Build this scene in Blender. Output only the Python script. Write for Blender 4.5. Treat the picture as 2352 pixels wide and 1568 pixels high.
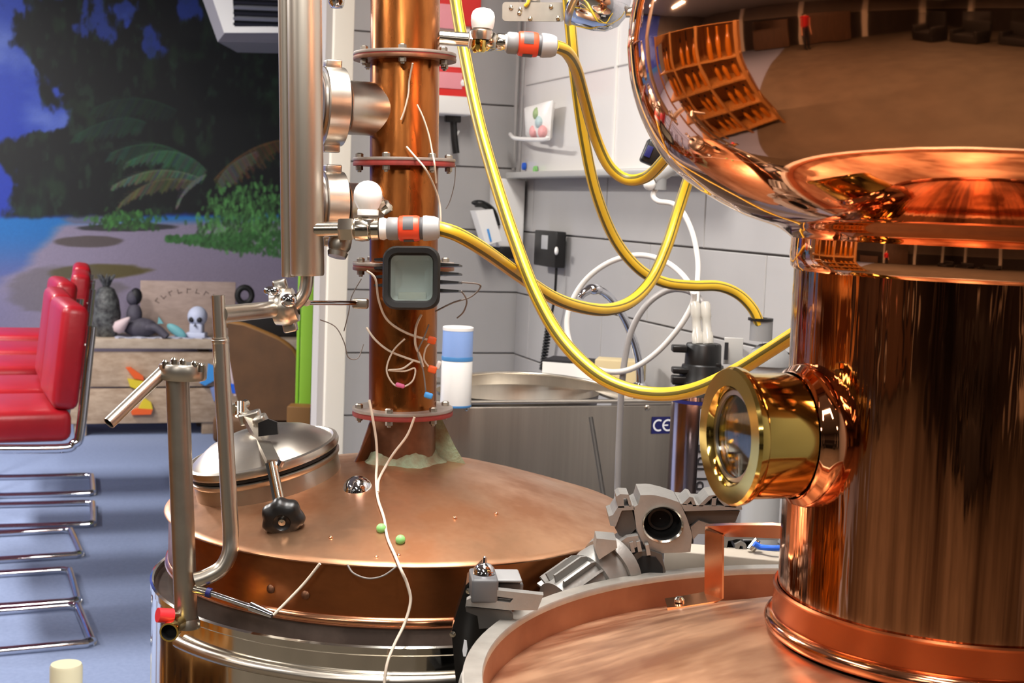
import bpy, bmesh, math, random
import numpy as np
from mathutils import Vector, Matrix

for o in list(bpy.data.objects):
    bpy.data.objects.remove(o, do_unlink=True)
SC = bpy.context.scene
COL = SC.collection
R_ = math.radians
random.seed(7)

# ------------------------------------------------------------------ camera
FPX, PIT, ROLL, EYE = 3200.0, R_(5.6), R_(2.2), 1.5
cam = bpy.data.cameras.new('camera')
cam.sensor_fit = 'HORIZONTAL'; cam.sensor_width = 36.0
cam.lens = FPX / 2352.0 * 36.0
cam.clip_start = 0.05
cam.dof.use_dof = True; cam.dof.focus_distance = 1.75; cam.dof.aperture_fstop = 15.0
cob = bpy.data.objects.new('camera', cam); COL.objects.link(cob)
_U = Vector((0, math.sin(PIT), math.cos(PIT))); _F = Vector((0, math.cos(PIT), -math.sin(PIT))); _X = Vector((1, 0, 0))
_rt = _X * math.cos(ROLL) + _U * math.sin(ROLL)
_up = -_X * math.sin(ROLL) + _U * math.cos(ROLL)
cob.matrix_world = Matrix(((_rt.x, _up.x, -_F.x, 0), (_rt.y, _up.y, -_F.y, 0), (_rt.z, _up.z, -_F.z, EYE), (0, 0, 0, 1)))
SC.camera = cob

# ------------------------------------------------------------------ world, exposure
w = bpy.data.worlds.new('room_air'); SC.world = w; w.use_nodes = True
w.node_tree.nodes['Background'].inputs[0].default_value = (0.9, 0.85, 0.8, 1)
w.node_tree.nodes['Background'].inputs[1].default_value = 0.03
SC.view_settings.view_transform = 'Standard'; SC.view_settings.look = 'None'
SC.view_settings.gamma = 1.0; SC.view_settings.use_curve_mapping = False
SC.view_settings.exposure = 0.0

# room frame: the walls stand turned against the picture plane; corner of the two tiled walls
YAW = R_(18.6)
CX, CY = 0.004, 4.5
RA = Vector((math.cos(YAW), math.sin(YAW), 0)); RB = Vector((-math.sin(YAW), math.cos(YAW), 0))
def RM(a, b, z): return Vector((CX, CY, 0)) + RA * a + RB * b + Vector((0, 0, z))
CEIL = 3.1

def area_light(name, a, b, z, sx, sy, power, color=(1, .96, .915)):
    l = bpy.data.lights.new(name, 'AREA'); l.shape = 'RECTANGLE'; l.size = sx; l.size_y = sy
    l.energy = power; l.color = color
    o = bpy.data.objects.new(name, l); COL.objects.link(o)
    o.location = RM(a, b, z); o.rotation_euler = (0, 0, YAW)
    return o
LAMPS = [(-1.15, -3.3, .30, 1.2, 60), (-2.2, -5.0, .30, 1.2, 50), (-.9, -2.5, .30, 1.2, 56), (-3.6, -2.8, .30, 1.2, 46),
         (-3.0, .2, .30, 1.2, 160), (-2.6, 2.9, .30, 1.2, 125), (-4.8, 2.4, .30, 1.2, 110), (-4.6, -6.6, .30, 1.2, 40), (-1.2, -8.0, .30, 1.2, 34), (-7.6, -3.4, .30, 1.2, 60), (-7.6, -8.4, .30, 1.2, 40)]
for i, (a, b, sx, sy, e) in enumerate(LAMPS):
    area_light('ceiling_lamp_light', a, b, CEIL - .085, sx - .04, sy - .04, e)

# ------------------------------------------------------------------ pixel -> place helpers
def ray(px, py):
    u = (px - 1176.0) / FPX; v = -(py - 784.0) / FPX
    u, v = u * math.cos(ROLL) - v * math.sin(ROLL), u * math.sin(ROLL) + v * math.cos(ROLL)
    return _X * u + _U * v + _F
def P(px, py, Y):
    d = ray(px, py); t = Y / d.y
    return Vector((d.x * t, Y, EYE + d.z * t))
def PZ(px, py, z):
    d = ray(px, py); t = (z - EYE) / d.z
    return Vector((d.x * t, d.y * t, z))
def PW(px, py, axis, off):            # on a room plane a=off or b=off
    d = ray(px, py); n = RA if axis == 'a' else RB
    o = Vector((CX, CY, 0)) + n * off; c = Vector((0, 0, EYE))
    t = (o - c).dot(n) / d.dot(n)
    return c + d * t
def S(px, Y): return px * Y / FPX     # a length in pixels at a distance -> metres
def sil(px, py, ax, ay):              # outline point of a body of revolution -> radius, height
    d = ray(px, py); h = math.hypot(d.x, d.y)
    r = abs(ax * d.y - ay * d.x) / h
    t = (ax * d.x + ay * d.y) / (h * h)
    return r, EYE + d.z * t

# ------------------------------------------------------------------ materials
MATS = {}
def lin(c):
    return tuple((x / 255.0 / 12.92) if x / 255.0 <= .04045 else ((x / 255.0 + .055) / 1.055) ** 2.4 for x in c)
def mat(name, col, rough=.5, metal=0.0, col2=None, nscale=6.0, namt=.5, bump=0.0, bscale=20.0, stretch=(1, 1, 1),
        rough2=None, trans=0.0, alpha=1.0, emis=None, ior=1.45, coat=0.0, detail=4.0, bstretch=None, ramp=(.35, .65)):
    m = bpy.data.materials.new(name); m.use_nodes = True
    nt = m.node_tree; b = nt.nodes['Principled BSDF']
    b.inputs['Base Color'].default_value = (*lin(col), 1)
    b.inputs['Roughness'].default_value = rough; b.inputs['Metallic'].default_value = metal
    b.inputs['IOR'].default_value = ior
    if trans: b.inputs['Transmission Weight'].default_value = trans
    if alpha < 1: b.inputs['Alpha'].default_value = alpha
    if coat: b.inputs['Coat Weight'].default_value = coat; b.inputs['Coat Roughness'].default_value = .05
    if emis: b.inputs['Emission Color'].default_value = (*lin(col), 1); b.inputs['Emission Strength'].default_value = emis
    if col2 is not None or bump or rough2 is not None:
        tc = nt.nodes.new('ShaderNodeTexCoord')
        def noise(sc, st, det):
            mp = nt.nodes.new('ShaderNodeMapping'); mp.inputs['Scale'].default_value = st
            nt.links.new(tc.outputs['Object'], mp.inputs['Vector'])
            n = nt.nodes.new('ShaderNodeTexNoise'); n.inputs['Scale'].default_value = sc; n.inputs['Detail'].default_value = det
            n.inputs['Roughness'].default_value = .6
            nt.links.new(mp.outputs[0], n.inputs['Vector']); return n
        if col2 is not None or rough2 is not None:
            n = noise(nscale, stretch, detail)
            rp = nt.nodes.new('ShaderNodeMapRange'); rp.inputs[1].default_value = ramp[0]; rp.inputs[2].default_value = ramp[1]
            nt.links.new(n.outputs['Fac'], rp.inputs[0])
        if col2 is not None:
            ml = nt.nodes.new('ShaderNodeMath'); ml.operation = 'MULTIPLY'; ml.inputs[1].default_value = namt
            nt.links.new(rp.outputs[0], ml.inputs[0])
            mx = nt.nodes.new('ShaderNodeMix'); mx.data_type = 'RGBA'
            mx.inputs[6].default_value = (*lin(col), 1); mx.inputs[7].default_value = (*lin(col2), 1)
            nt.links.new(ml.outputs[0], mx.inputs[0]); nt.links.new(mx.outputs[2], b.inputs['Base Color'])
        if rough2 is not None:
            rr = nt.nodes.new('ShaderNodeMapRange'); rr.inputs[3].default_value = rough; rr.inputs[4].default_value = rough2
            nt.links.new(rp.outputs[0], rr.inputs[0]); nt.links.new(rr.outputs[0], b.inputs['Roughness'])
        if bump:
            n2 = noise(bscale, bstretch or stretch, 3.0)
            bp = nt.nodes.new('ShaderNodeBump'); bp.inputs['Strength'].default_value = bump; bp.inputs['Distance'].default_value = .01
            nt.links.new(n2.outputs['Fac'], bp.inputs['Height']); nt.links.new(bp.outputs[0], b.inputs['Normal'])
    MATS[name] = m
    return m

mat('copper_mirror', (243, 178, 132), .045, 1, col2=(205, 120, 76), nscale=3, namt=.5, bump=.035, bscale=9)
mat('copper_neck', (226, 150, 102), .045, 1, col2=(104, 58, 36), nscale=7, namt=.9, stretch=(7, 7, .12), bump=.16, bscale=9, bstretch=(5, 5, .35), rough2=.10, ramp=(.40, .60))  # dark upright streaks in the colour stand in for mirrored dark surroundings
mat('copper_band', (214, 128, 82), .26, 1, col2=(176, 92, 52), nscale=4, namt=.6)
mat('copper_bead', (240, 165, 122), .12, 1, col2=(214, 128, 88), nscale=6, namt=.4)
mat('copper_dome', (222, 176, 140), .44, .9, col2=(186, 128, 96), nscale=9, namt=.8, stretch=(1, 2.2, 1), rough2=.28, bump=.05, bscale=14)
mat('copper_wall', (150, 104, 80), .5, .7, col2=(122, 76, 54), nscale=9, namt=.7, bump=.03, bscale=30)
mat('copper_old', (172, 104, 52), .2, 1, col2=(98, 54, 24), nscale=10, namt=.75, stretch=(2, 2, .6), rough2=.38, bump=.04, bscale=18)
mat('copper_old_band', (172, 104, 60), .33, 1, col2=(112, 64, 36), nscale=8, namt=.7, stretch=(1, 1, 2.2), rough2=.45, bump=.03, bscale=22)
mat('copper_old_dome', (214, 166, 130), .28, .95, col2=(158, 106, 72), nscale=9, namt=.9, rough2=.44, bump=.09, bscale=11)
mat('copper_stub', (150, 108, 84), .45, 1, col2=(98, 66, 48), nscale=14, namt=.8, bump=.05, bscale=40)
mat('copper_strap', (234, 172, 132), .2, 1, col2=(212, 140, 100), nscale=10, namt=.5)
mat('patina', (128, 146, 120), .85, 0, col2=(112, 90, 66), nscale=30, namt=.9, bump=.4, bscale=60)
mat('patina_dark', (118, 96, 76), .7, .4, col2=(150, 160, 135), nscale=22, namt=.8, bump=.2, bscale=40)
mat('brass', (224, 196, 110), .09, 1, col2=(212, 176, 84), nscale=6, namt=.4)
mat('steel', (206, 198, 186), .30, 1, col2=(184, 176, 164), nscale=10, namt=.5, stretch=(3, 3, .4))
mat('steel_satin', (206, 196, 182), .38, 1, col2=(180, 170, 156), nscale=10, namt=.5, stretch=(3, 3, .2))
mat('steel_mirror', (206, 202, 194), .09, 1, col2=(186, 180, 170), nscale=5, namt=.4, bump=.03, bscale=8)
mat('steel_dull', (176, 168, 156), .38, 1, col2=(140, 132, 122), nscale=12, namt=.5)
mat('steel_brushed', (176, 168, 158), .40, 1, col2=(140, 134, 126), nscale=3, namt=.5, stretch=(8, 8, .3), bump=.02, bscale=30, bstretch=(10, 10, .3))
mat('nickel', (206, 198, 184), .16, 1)
mat('chrome', (214, 216, 222), .06, 1)
mat('flange_grey', (176, 166, 158), .5, .7, col2=(140, 128, 118), nscale=30, namt=.6)
mat('gasket_red', (140, 46, 38), .6, 0, col2=(104, 36, 30), nscale=30, namt=.7)
mat('ledge_dark', (96, 82, 74), .55, .5, col2=(70, 58, 52), nscale=18, namt=.8)
mat('rim_grey', (196, 192, 184), .42, .85, col2=(160, 154, 146), nscale=20, namt=.6)
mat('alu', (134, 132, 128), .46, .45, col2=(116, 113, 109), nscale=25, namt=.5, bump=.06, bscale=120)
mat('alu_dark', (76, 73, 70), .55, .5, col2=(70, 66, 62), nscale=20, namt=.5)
mat('black_plastic', (18, 17, 17), .38)
mat('black_rubber', (22, 21, 20), .6)
mat('black_gloss', (14, 13, 13), .15)
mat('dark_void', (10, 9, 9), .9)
mat('grey_plastic', (128, 128, 128), .5)
mat('grey_plastic_light', (164, 164, 164), .5)
mat('grey_plastic_dark', (78, 78, 80), .5)
mat('orange_plastic', (226, 72, 40), .4)
mat('white_plastic', (232, 229, 224), .35)
mat('white_enamel', (240, 238, 234), .18)
mat('cream_trim', (232, 224, 208), .6)
mat('wall_paint', (178, 172, 168), .75)
mat('tile', (168, 165, 163), .42, col2=(160, 157, 155), nscale=3, namt=.6)
mat('grout', (132, 128, 126), .9)
mat('plain_wall', (112, 102, 92), .85, col2=(102, 92, 82), nscale=2, namt=.5)
mat('ceiling_paint', (150, 144, 136), .9)
mat('carpet', (138, 152, 186), .95, col2=(124, 138, 172), nscale=60, namt=.6, bump=.3, bscale=300)
mat('concrete', (100, 90, 76), .8, col2=(84, 75, 63), nscale=2, namt=.7)
mat('beam_grey', (176, 166, 152), .6, 0, col2=(158, 148, 134), nscale=12, namt=.6)
mat('label_grey', (168, 166, 170), .4, .3)
mat('hose_yellow', (206, 166, 42), .34)
mat('hose_stripe', (96, 84, 28), .45)
mat('tube_white', (208, 204, 198), .35)
mat('wire_beige', (206, 190, 172), .6)
mat('wire_grey', (120, 112, 106), .6)
mat('whiteboard', (226, 222, 217), .22)
mat('board_frame', (186, 184, 180), .4, .3)
mat('conduit', (150, 146, 144), .5, .3)
mat('red_plastic', (214, 40, 36), .35)
mat('pink_label', (232, 150, 158), .5)
mat('red_leather', (156, 18, 30), .36, col2=(128, 12, 22), nscale=9, namt=.5, bump=.05, bscale=60)
mat('wood_plank', (186, 162, 138), .7, col2=(150, 124, 100), nscale=5, namt=.8, stretch=(.6, 6, 6), bump=.1, bscale=20)
mat('wood_top', (186, 168, 148), .65, col2=(158, 138, 118), nscale=5, namt=.7, stretch=(.6, 6, 6))
mat('wood_sign', (178, 156, 146), .7, col2=(150, 130, 120), nscale=6, namt=.5, stretch=(.6, 6, 6))
mat('sign_ink', (96, 80, 74), .8)
mat('brown_leather', (104, 70, 40), .6, col2=(80, 54, 30), nscale=8, namt=.6)
mat('brown_edge', (128, 88, 40), .5)
mat('green_paint', (140, 190, 50), .5)
mat('blue_can', (128, 156, 208), .35)
mat('blue_band', (64, 120, 172), .4)
mat('blue_label', (24, 26, 88), .45)
mat('white_print', (236, 236, 240), .5)
mat('ink_dark', (28, 26, 30), .6)
mat('blue_bright', (36, 96, 210), .45)
mat('sky_blue', (70, 150, 220), .5)
mat('orange_toy', (230, 96, 40), .5)
mat('yellow_toy', (222, 196, 50), .5)
mat('toy_lilac', (132, 148, 196), .6)
mat('aqua', (110, 170, 178), .6)
mat('aqua_pale', (176, 196, 196), .6)
mat('amber', (196, 120, 30), .12, col2=(150, 84, 16), nscale=6, namt=.6)
mat('added_panel_dark', (48, 38, 32), .7, col2=(36, 28, 24), nscale=3, namt=.6)
mat('pale_pink', (206, 184, 186), .7)
mat('ornament_dark', (44, 42, 44), .5, col2=(110, 112, 110), nscale=30, namt=.7, bump=.6, bscale=40)
mat('ornament_grey', (78, 74, 86), .7, col2=(54, 50, 60), nscale=20, namt=.6)
mat('skull_white', (190, 196, 218), .6)
mat('cloth_white', (180, 182, 200), .9)
mat('cardboard', (196, 178, 138), .8)
mat('filter_chrome', (176, 162, 166), .16, 1, col2=(118, 100, 110), nscale=3, namt=.7, stretch=(4, 4, .4))
mat('clear_plastic', (228, 224, 214), .15, trans=.55)
mat('glass', (235, 245, 240), .02, trans=1.0, ior=1.45)
mat('dark_glass', (62, 64, 66), .08, .1)
mat('reflector', (226, 228, 230), .4, 0)
mat('green_bead', (130, 190, 110), .5)
mat('pink_bead', (206, 96, 140), .5)
mat('red_cap', (206, 40, 48), .4)
mat('cream_post', (226, 218, 184), .4)
mat('lamp_panel', (255, 244, 226), .5, emis=1.0)
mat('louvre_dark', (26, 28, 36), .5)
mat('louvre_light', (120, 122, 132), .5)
mat('sofa_dark', (30, 26, 24), .7)
mat('cabinet_brown', (96, 72, 52), .6, col2=(74, 54, 38), nscale=4, namt=.7, stretch=(4, 4, .5))
mat('red_shirt', (190, 20, 26), .8)
mat('skin', (206, 150, 120), .6)
mat('trousers', (26, 26, 34), .8)
mat('hair', (40, 28, 20), .7)
mat('food_green', (150, 170, 120), .6)
mat('food_pink', (222, 160, 158), .6)
mat('oak', (176, 126, 66), .6, col2=(140, 92, 44), nscale=5, namt=.8, stretch=(5, 5, .4))

# ------------------------------------------------------------------ mesh helpers
def frame(o, z, x=None):
    z = Vector(z).normalized()
    x = Vector(x) if x is not None else (Vector((1, 0, 0)) if abs(z.x) < .9 else Vector((0, 1, 0)))
    x = (x - z * x.dot(z)).normalized(); y = z.cross(x)
    return Matrix(((x.x, y.x, z.x, o[0]), (x.y, y.y, z.y, o[1]), (x.z, y.z, z.z, o[2]), (0, 0, 0, 1)))
def T(o): return Matrix.Translation(Vector(o))
def catmull(pts, n=8, closed=False):
    pts = [Vector(p) for p in pts]
    if len(pts) < 3: return pts
    out = []; N = len(pts)
    rng = range(N) if closed else range(N - 1)
    for i in rng:
        if closed: p0, p1, p2, p3 = pts[(i - 1) % N], pts[i], pts[(i + 1) % N], pts[(i + 2) % N]
        else: p0, p1, p2, p3 = pts[max(i - 1, 0)], pts[i], pts[i + 1], pts[min(i + 2, N - 1)]
        for k in range(n):
            t = k / n
            out.append(.5 * ((2 * p1) + (p2 - p0) * t + (2 * p0 - 5 * p1 + 4 * p2 - p3) * t * t + (3 * p1 - p0 - 3 * p2 + p3) * t ** 3))
    if not closed: out.append(pts[-1])
    return out

class MB:
    def __init__(s): s.v = []; s.f = []; s.mi = []
    def raw(s, v, f, M=None, mi=0):
        b = len(s.v)
        s.v += [(M @ Vector(p)) if M is not None else Vector(p) for p in v]
        s.f += [tuple(b + i for i in q) for q in f]
        s.mi += (mi if isinstance(mi, list) else [mi] * len(f))
        return s
    def lathe(s, prof, M=None, n=48, cap0=False, cap1=False, closed=False, ang=(0, 2 * math.pi)):
        full = abs(ang[1] - ang[0] - 2 * math.pi) < 1e-6
        cnt = n if full else n + 1
        v = []; f = []
        for (r, z) in prof:
            for k in range(cnt):
                a = ang[0] + (ang[1] - ang[0]) * k / n
                v.append((r * math.cos(a), r * math.sin(a), z))
        m = len(prof)
        for i in range(m if closed else m - 1):
            j = (i + 1) % m
            for k in range(n):
                k2 = (k + 1) % cnt
                f.append((i * cnt + k, i * cnt + k2, j * cnt + k2, j * cnt + k))
        if cap0: f.append(tuple(reversed(range(cnt))))
        if cap1: f.append(tuple((m - 1) * cnt + k for k in range(cnt)))
        return s.raw(v, f, M)
    def cyl(s, p0, p1, r, r1=None, n=24, caps=True):
        p0 = Vector(p0); p1 = Vector(p1); L = (p1 - p0).length
        return s.lathe([(r, 0), (r if r1 is None else r1, L)], frame(p0, p1 - p0), n, caps, caps)
    def box(s, c, sz, M=None, bev=0.0):
        x, y, z = [q / 2 for q in sz]
        if not bev:
            v = [(sx * x, sy * y, sz_ * z) for sz_ in (-1, 1) for sy in (-1, 1) for sx in (-1, 1)]
            f = [(0, 2, 3, 1), (4, 5, 7, 6), (0, 1, 5, 4), (2, 6, 7, 3), (0, 4, 6, 2), (1, 3, 7, 5)]
        else:
            bm = bmesh.new(); bmesh.ops.create_cube(bm, size=1)
            for q in bm.verts: q.co = Vector((q.co.x * 2 * x, q.co.y * 2 * y, q.co.z * 2 * z))
            bmesh.ops.bevel(bm, geom=list(bm.edges) , offset=bev, segments=3, affect='EDGES', profile=.5)
            bm.verts.index_update()
            v = [tuple(q.co) for q in bm.verts]; f = [tuple(q.index for q in g.verts) for g in bm.faces]; bm.free()
        Mx = T(c) if M is None else M @ T(c)
        return s.raw(v, f, Mx)
    def prism(s, poly, depth, M):          # poly in local xy, extruded along local z
        n = len(poly)
        a = sum(poly[i][0] * poly[(i + 1) % n][1] - poly[(i + 1) % n][0] * poly[i][1] for i in range(n))
        if a < 0: poly = poly[::-1]
        v = [(x, y, 0) for x, y in poly] + [(x, y, depth) for x, y in poly]
        f = [tuple(reversed(range(n))), tuple(range(n, 2 * n))] + [(i, (i + 1) % n, n + (i + 1) % n, n + i) for i in range(n)]
        return s.raw(v, f, M)
    def tube(s, pts, r, n=10, caps=True, smooth=0, stripes=None, closed=False):
        pts = catmull(pts, smooth, closed) if smooth else [Vector(p) for p in pts]
        N = len(pts); rr = r if isinstance(r, (list, tuple)) else None
        v = []; f = []; mi = []
        tg = []
        for i in range(N):
            if closed: d = pts[(i + 1) % N] - pts[i - 1]
            else: d = pts[min(i + 1, N - 1)] - pts[max(i - 1, 0)]
            tg.append(d.normalized())
        nx = tg[0].orthogonal().normalized()
        if abs(tg[0].y) < .9: nx = (Vector((0, -1, 0)) - tg[0] * tg[0].dot(Vector((0, -1, 0)))).normalized()
        for i in range(N):
            nx = (nx - tg[i] * nx.dot(tg[i])).normalized(); ny = tg[i].cross(nx)
            ri = rr[min(int(i * len(rr) / N), len(rr) - 1)] if rr else r
            for k in range(n):
                a = 2 * math.pi * k / n
                v.append(pts[i] + (nx * math.cos(a) + ny * math.sin(a)) * ri)
        for i in range(N if closed else N - 1):
            j = (i + 1) % N
            for k in range(n):
                f.append((i * n + k, i * n + (k + 1) % n, j * n + (k + 1) % n, j * n + k))
                mi.append(1 if stripes and k in stripes else 0)
        if caps and not closed:
            f.append(tuple(reversed(range(n)))); f.append(tuple((N - 1) * n + k for k in range(n))); mi += [0, 0]
        return s.raw(v, f, None, mi)
    def sphere(s, c, r, n=20, m=12, sc=(1, 1, 1), M=None):
        pr = [(max(1e-5, math.sin(math.pi * i / m)) * r, -math.cos(math.pi * i / m) * r) for i in range(m + 1)]
        Mx = (M if M is not None else Matrix.Identity(4)) @ T(c) @ Matrix.Diagonal((*sc, 1))
        return s.lathe(pr, Mx, n)
    def build(s, name, m, parent=None, smooth=35, org=None):
        if parent is not None and org is None: org = ORG[parent.name]
        org = Vector(org) if org is not None else Vector((0, 0, 0))
        me = bpy.data.meshes.new(name)
        me.from_pydata([tuple(p - org) for p in s.v], [], s.f)
        mm = m if isinstance(m, (list, tuple)) else [m]
        for q in mm: me.materials.append(MATS[q])
        if len(mm) > 1: me.polygons.foreach_set('material_index', s.mi)
        me.validate(); me.update()
        if smooth:
            me.shade_smooth(); me.set_sharp_from_angle(angle=R_(smooth))
        o = bpy.data.objects.new(name, me); COL.objects.link(o)
        if parent is not None: o.parent = parent
        else: o.location = org
        ORG[o.name] = org
        return o
ORG = {}
def thing(name, label, cat, loc, group=None):
    o = bpy.data.objects.new(name, None); COL.objects.link(o); o.location = loc
    o.empty_display_size = .05
    o['label'] = label; o['category'] = cat
    if group: o['group'] = group
    ORG[o.name] = Vector(loc)
    return o
def tag(o, label, cat, group=None):
    o['label'] = label; o['category'] = cat
    if group: o['group'] = group
    return o
def struct(o): o['kind'] = 'structure'; return o
def copy_tree(o, parent=None):
    c = o.copy(); COL.objects.link(c)
    if parent is not None: c.parent = parent
    ORG[c.name] = ORG[o.name]
    for ch in list(o.children): copy_tree(ch, c)
    return c
def text_mesh(body, size, M, matn, name, parent, extr=.0004):
    cu = bpy.data.curves.new('lettering', 'FONT'); cu.body = body; cu.size = size; cu.extrude = extr
    cu.align_x = 'CENTER'; cu.align_y = 'CENTER'
    t = bpy.data.objects.new('lettering', cu); COL.objects.link(t)
    bpy.context.view_layer.update()
    me = bpy.data.meshes.new_from_object(t.evaluated_get(bpy.context.evaluated_depsgraph_get()))
    bpy.data.objects.remove(t, do_unlink=True)
    me.transform(Matrix.Translation(-ORG[parent.name]) @ M)
    me.materials.clear(); me.materials.append(MATS[matn])
    o = bpy.data.objects.new(name, me); COL.objects.link(o); o.parent = parent; ORG[o.name] = ORG[parent.name]
    return o
RZ = Matrix.Rotation(YAW, 4, 'Z')
def RF(a, b, z): return T(RM(a, b, z)) @ RZ     # room-aligned frame (x=a, y=b, z up)

# ================================================================== STRUCTURE
# floor
A0, A1, B0, B1 = -11.0, 0.0, -12.0, 5.1
BS = -2.0
m = MB(); m.box(((A0 + 1.3) / 2, (BS + B1 + .2) / 2, -.05), (-A0 + 1.7, B1 + .2 - BS, .1), RF(0, 0, 0))
struct(m.build('floor', 'carpet', smooth=0))
m = MB(); m.box(((A0 + 1.3) / 2, (BS + B0 - .2) / 2, -.05), (-A0 + 1.7, BS - B0 + .2, .1), RF(0, 0, 0))
struct(m.build('floor_work_area', 'concrete', smooth=0))
m = MB(); m.box(((A0 + 1.3) / 2, (B0 + B1) / 2, CEIL + .05), (-A0 + 1.7, B1 - B0 + .4, .1), RF(0, 0, 0))
struct(m.build('ceiling', 'ceiling_paint', smooth=0))
# right wall (tiled) and the short tiled partition
TH, TW = .198, .60
wr = MB().box((.06, (B0 + 0) / 2, CEIL / 2), (.1, -B0, CEIL), RF(0, 0, 0)).build('wall_right', 'grout', smooth=0); struct(wr)
PL = -.62
wp = MB().box(((PL + 0) / 2 + .055, .06, CEIL / 2), (-PL + .11, .1, CEIL), RF(0, 0, 0)).build('wall_partition', 'grout', smooth=0); struct(wp)
def tile_mesh(name, wd, ht):
    g = .0022; x0, x1, z0, z1 = g, wd - g, g, ht - g; d = .012; e = .0018
    v = [(x0, 0, z0), (x1, 0, z0), (x1, 0, z1), (x0, 0, z1),
         (x0, -d + e, z0), (x1, -d + e, z0), (x1, -d + e, z1), (x0, -d + e, z1),
         (x0 + e, -d, z0 + e), (x1 - e, -d, z0 + e), (x1 - e, -d, z1 - e), (x0 + e, -d, z1 - e)]
    f = [(8, 9, 10, 11), (4, 5, 9, 8), (5, 6, 10, 9), (6, 7, 11, 10), (7, 4, 8, 11), (0, 1, 5, 4), (1, 2, 6, 5), (2, 3, 7, 6), (3, 0, 4, 7)]
    me = bpy.data.meshes.new(name); me.from_pydata(v, [], f); me.materials.append(MATS['tile']); me.update(); return me
tm = tile_mesh('tile', TW, TH)
# tile joint heights: one joint at the photographed line
zj = PW(1100, 811, 'b', 0).z; zoff = zj % TH
def put_tile(par, me, loc, rz):
    o = bpy.data.objects.new('tile', me); COL.objects.link(o); o.parent = par
    o.location = loc; o.rotation_euler = (0, 0, rz); ORG[o.name] = Vector((0, 0, 0))
nrow = int((CEIL - zoff) / TH)
sj = -(PW(1618, 520, 'a', 0) - RM(0, 0, 0)).dot(RB)      # one upright joint
tms = {}
def tile_w(wd):
    k = round(wd, 3)
    if k not in tms: tms[k] = tile_mesh('tile', wd, TH)
    return tms[k]
for r in range(nrow):
    z = zoff + r * TH
    if z > 2.45 or z < .2: continue
    # partition: one whole tile width plus a piece
    put_tile(wp, tile_w(.572), RM(PL + .06, .012, z), YAW)
    # right wall: tiles along b (from the corner towards the camera), local x -> -b
    s0 = (sj % TW) - TW + (0 if r % 2 else TW / 2)
    s = s0
    while s < 3.4:
        x0 = max(s, .012); x1 = min(s + TW, 3.4)
        if x1 - x0 > .04:
            put_tile(wr, tile_w(x1 - x0), RM(.012, -x0, z), YAW - math.pi / 2)
        s += TW
# upper and lower tiles out of view are left to the wall itself; cream end trim of the partition
t1 = MB().box((PL + .029, .012, CEIL / 2), (.062, .12, CEIL), RF(0, 0, 0), bev=.004).build('trim_1', 'cream_trim'); struct(t1)
t2 = MB().box((PL - .011, .03, CEIL / 2), (.020, .10, CEIL), RF(0, 0, 0)).build('trim_2', 'wall_paint', smooth=0); struct(t2)
# other walls of the room
struct(MB().box((A0 - .05, (B0 + B1) / 2, CEIL / 2), (.1, B1 - B0, CEIL), RF(0, 0, 0)).build('wall_left', 'plain_wall', smooth=0))
struct(MB().box((A0 / 2, B0 - .05, CEIL / 2), (-A0, .1, CEIL), RF(0, 0, 0)).build('wall_front', 'plain_wall', smooth=0))
struct(MB().box((.68, .07, CEIL / 2), (1.14, .1, CEIL), RF(0, 0, 0)).build('wall_return', 'plain_wall', smooth=0))
struct(MB().box((1.25, 2.6, CEIL / 2), (.1, 5.0, CEIL), RF(0, 0, 0)).build('wall_side', 'plain_wall', smooth=0))
wb = MB().box((A0 / 2 + .65, B1 + .07, CEIL / 2), (-A0 + 1.3, .1, CEIL), RF(0, 0, 0)).build('wall_back', 'plain_wall', smooth=0); struct(wb)

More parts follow.
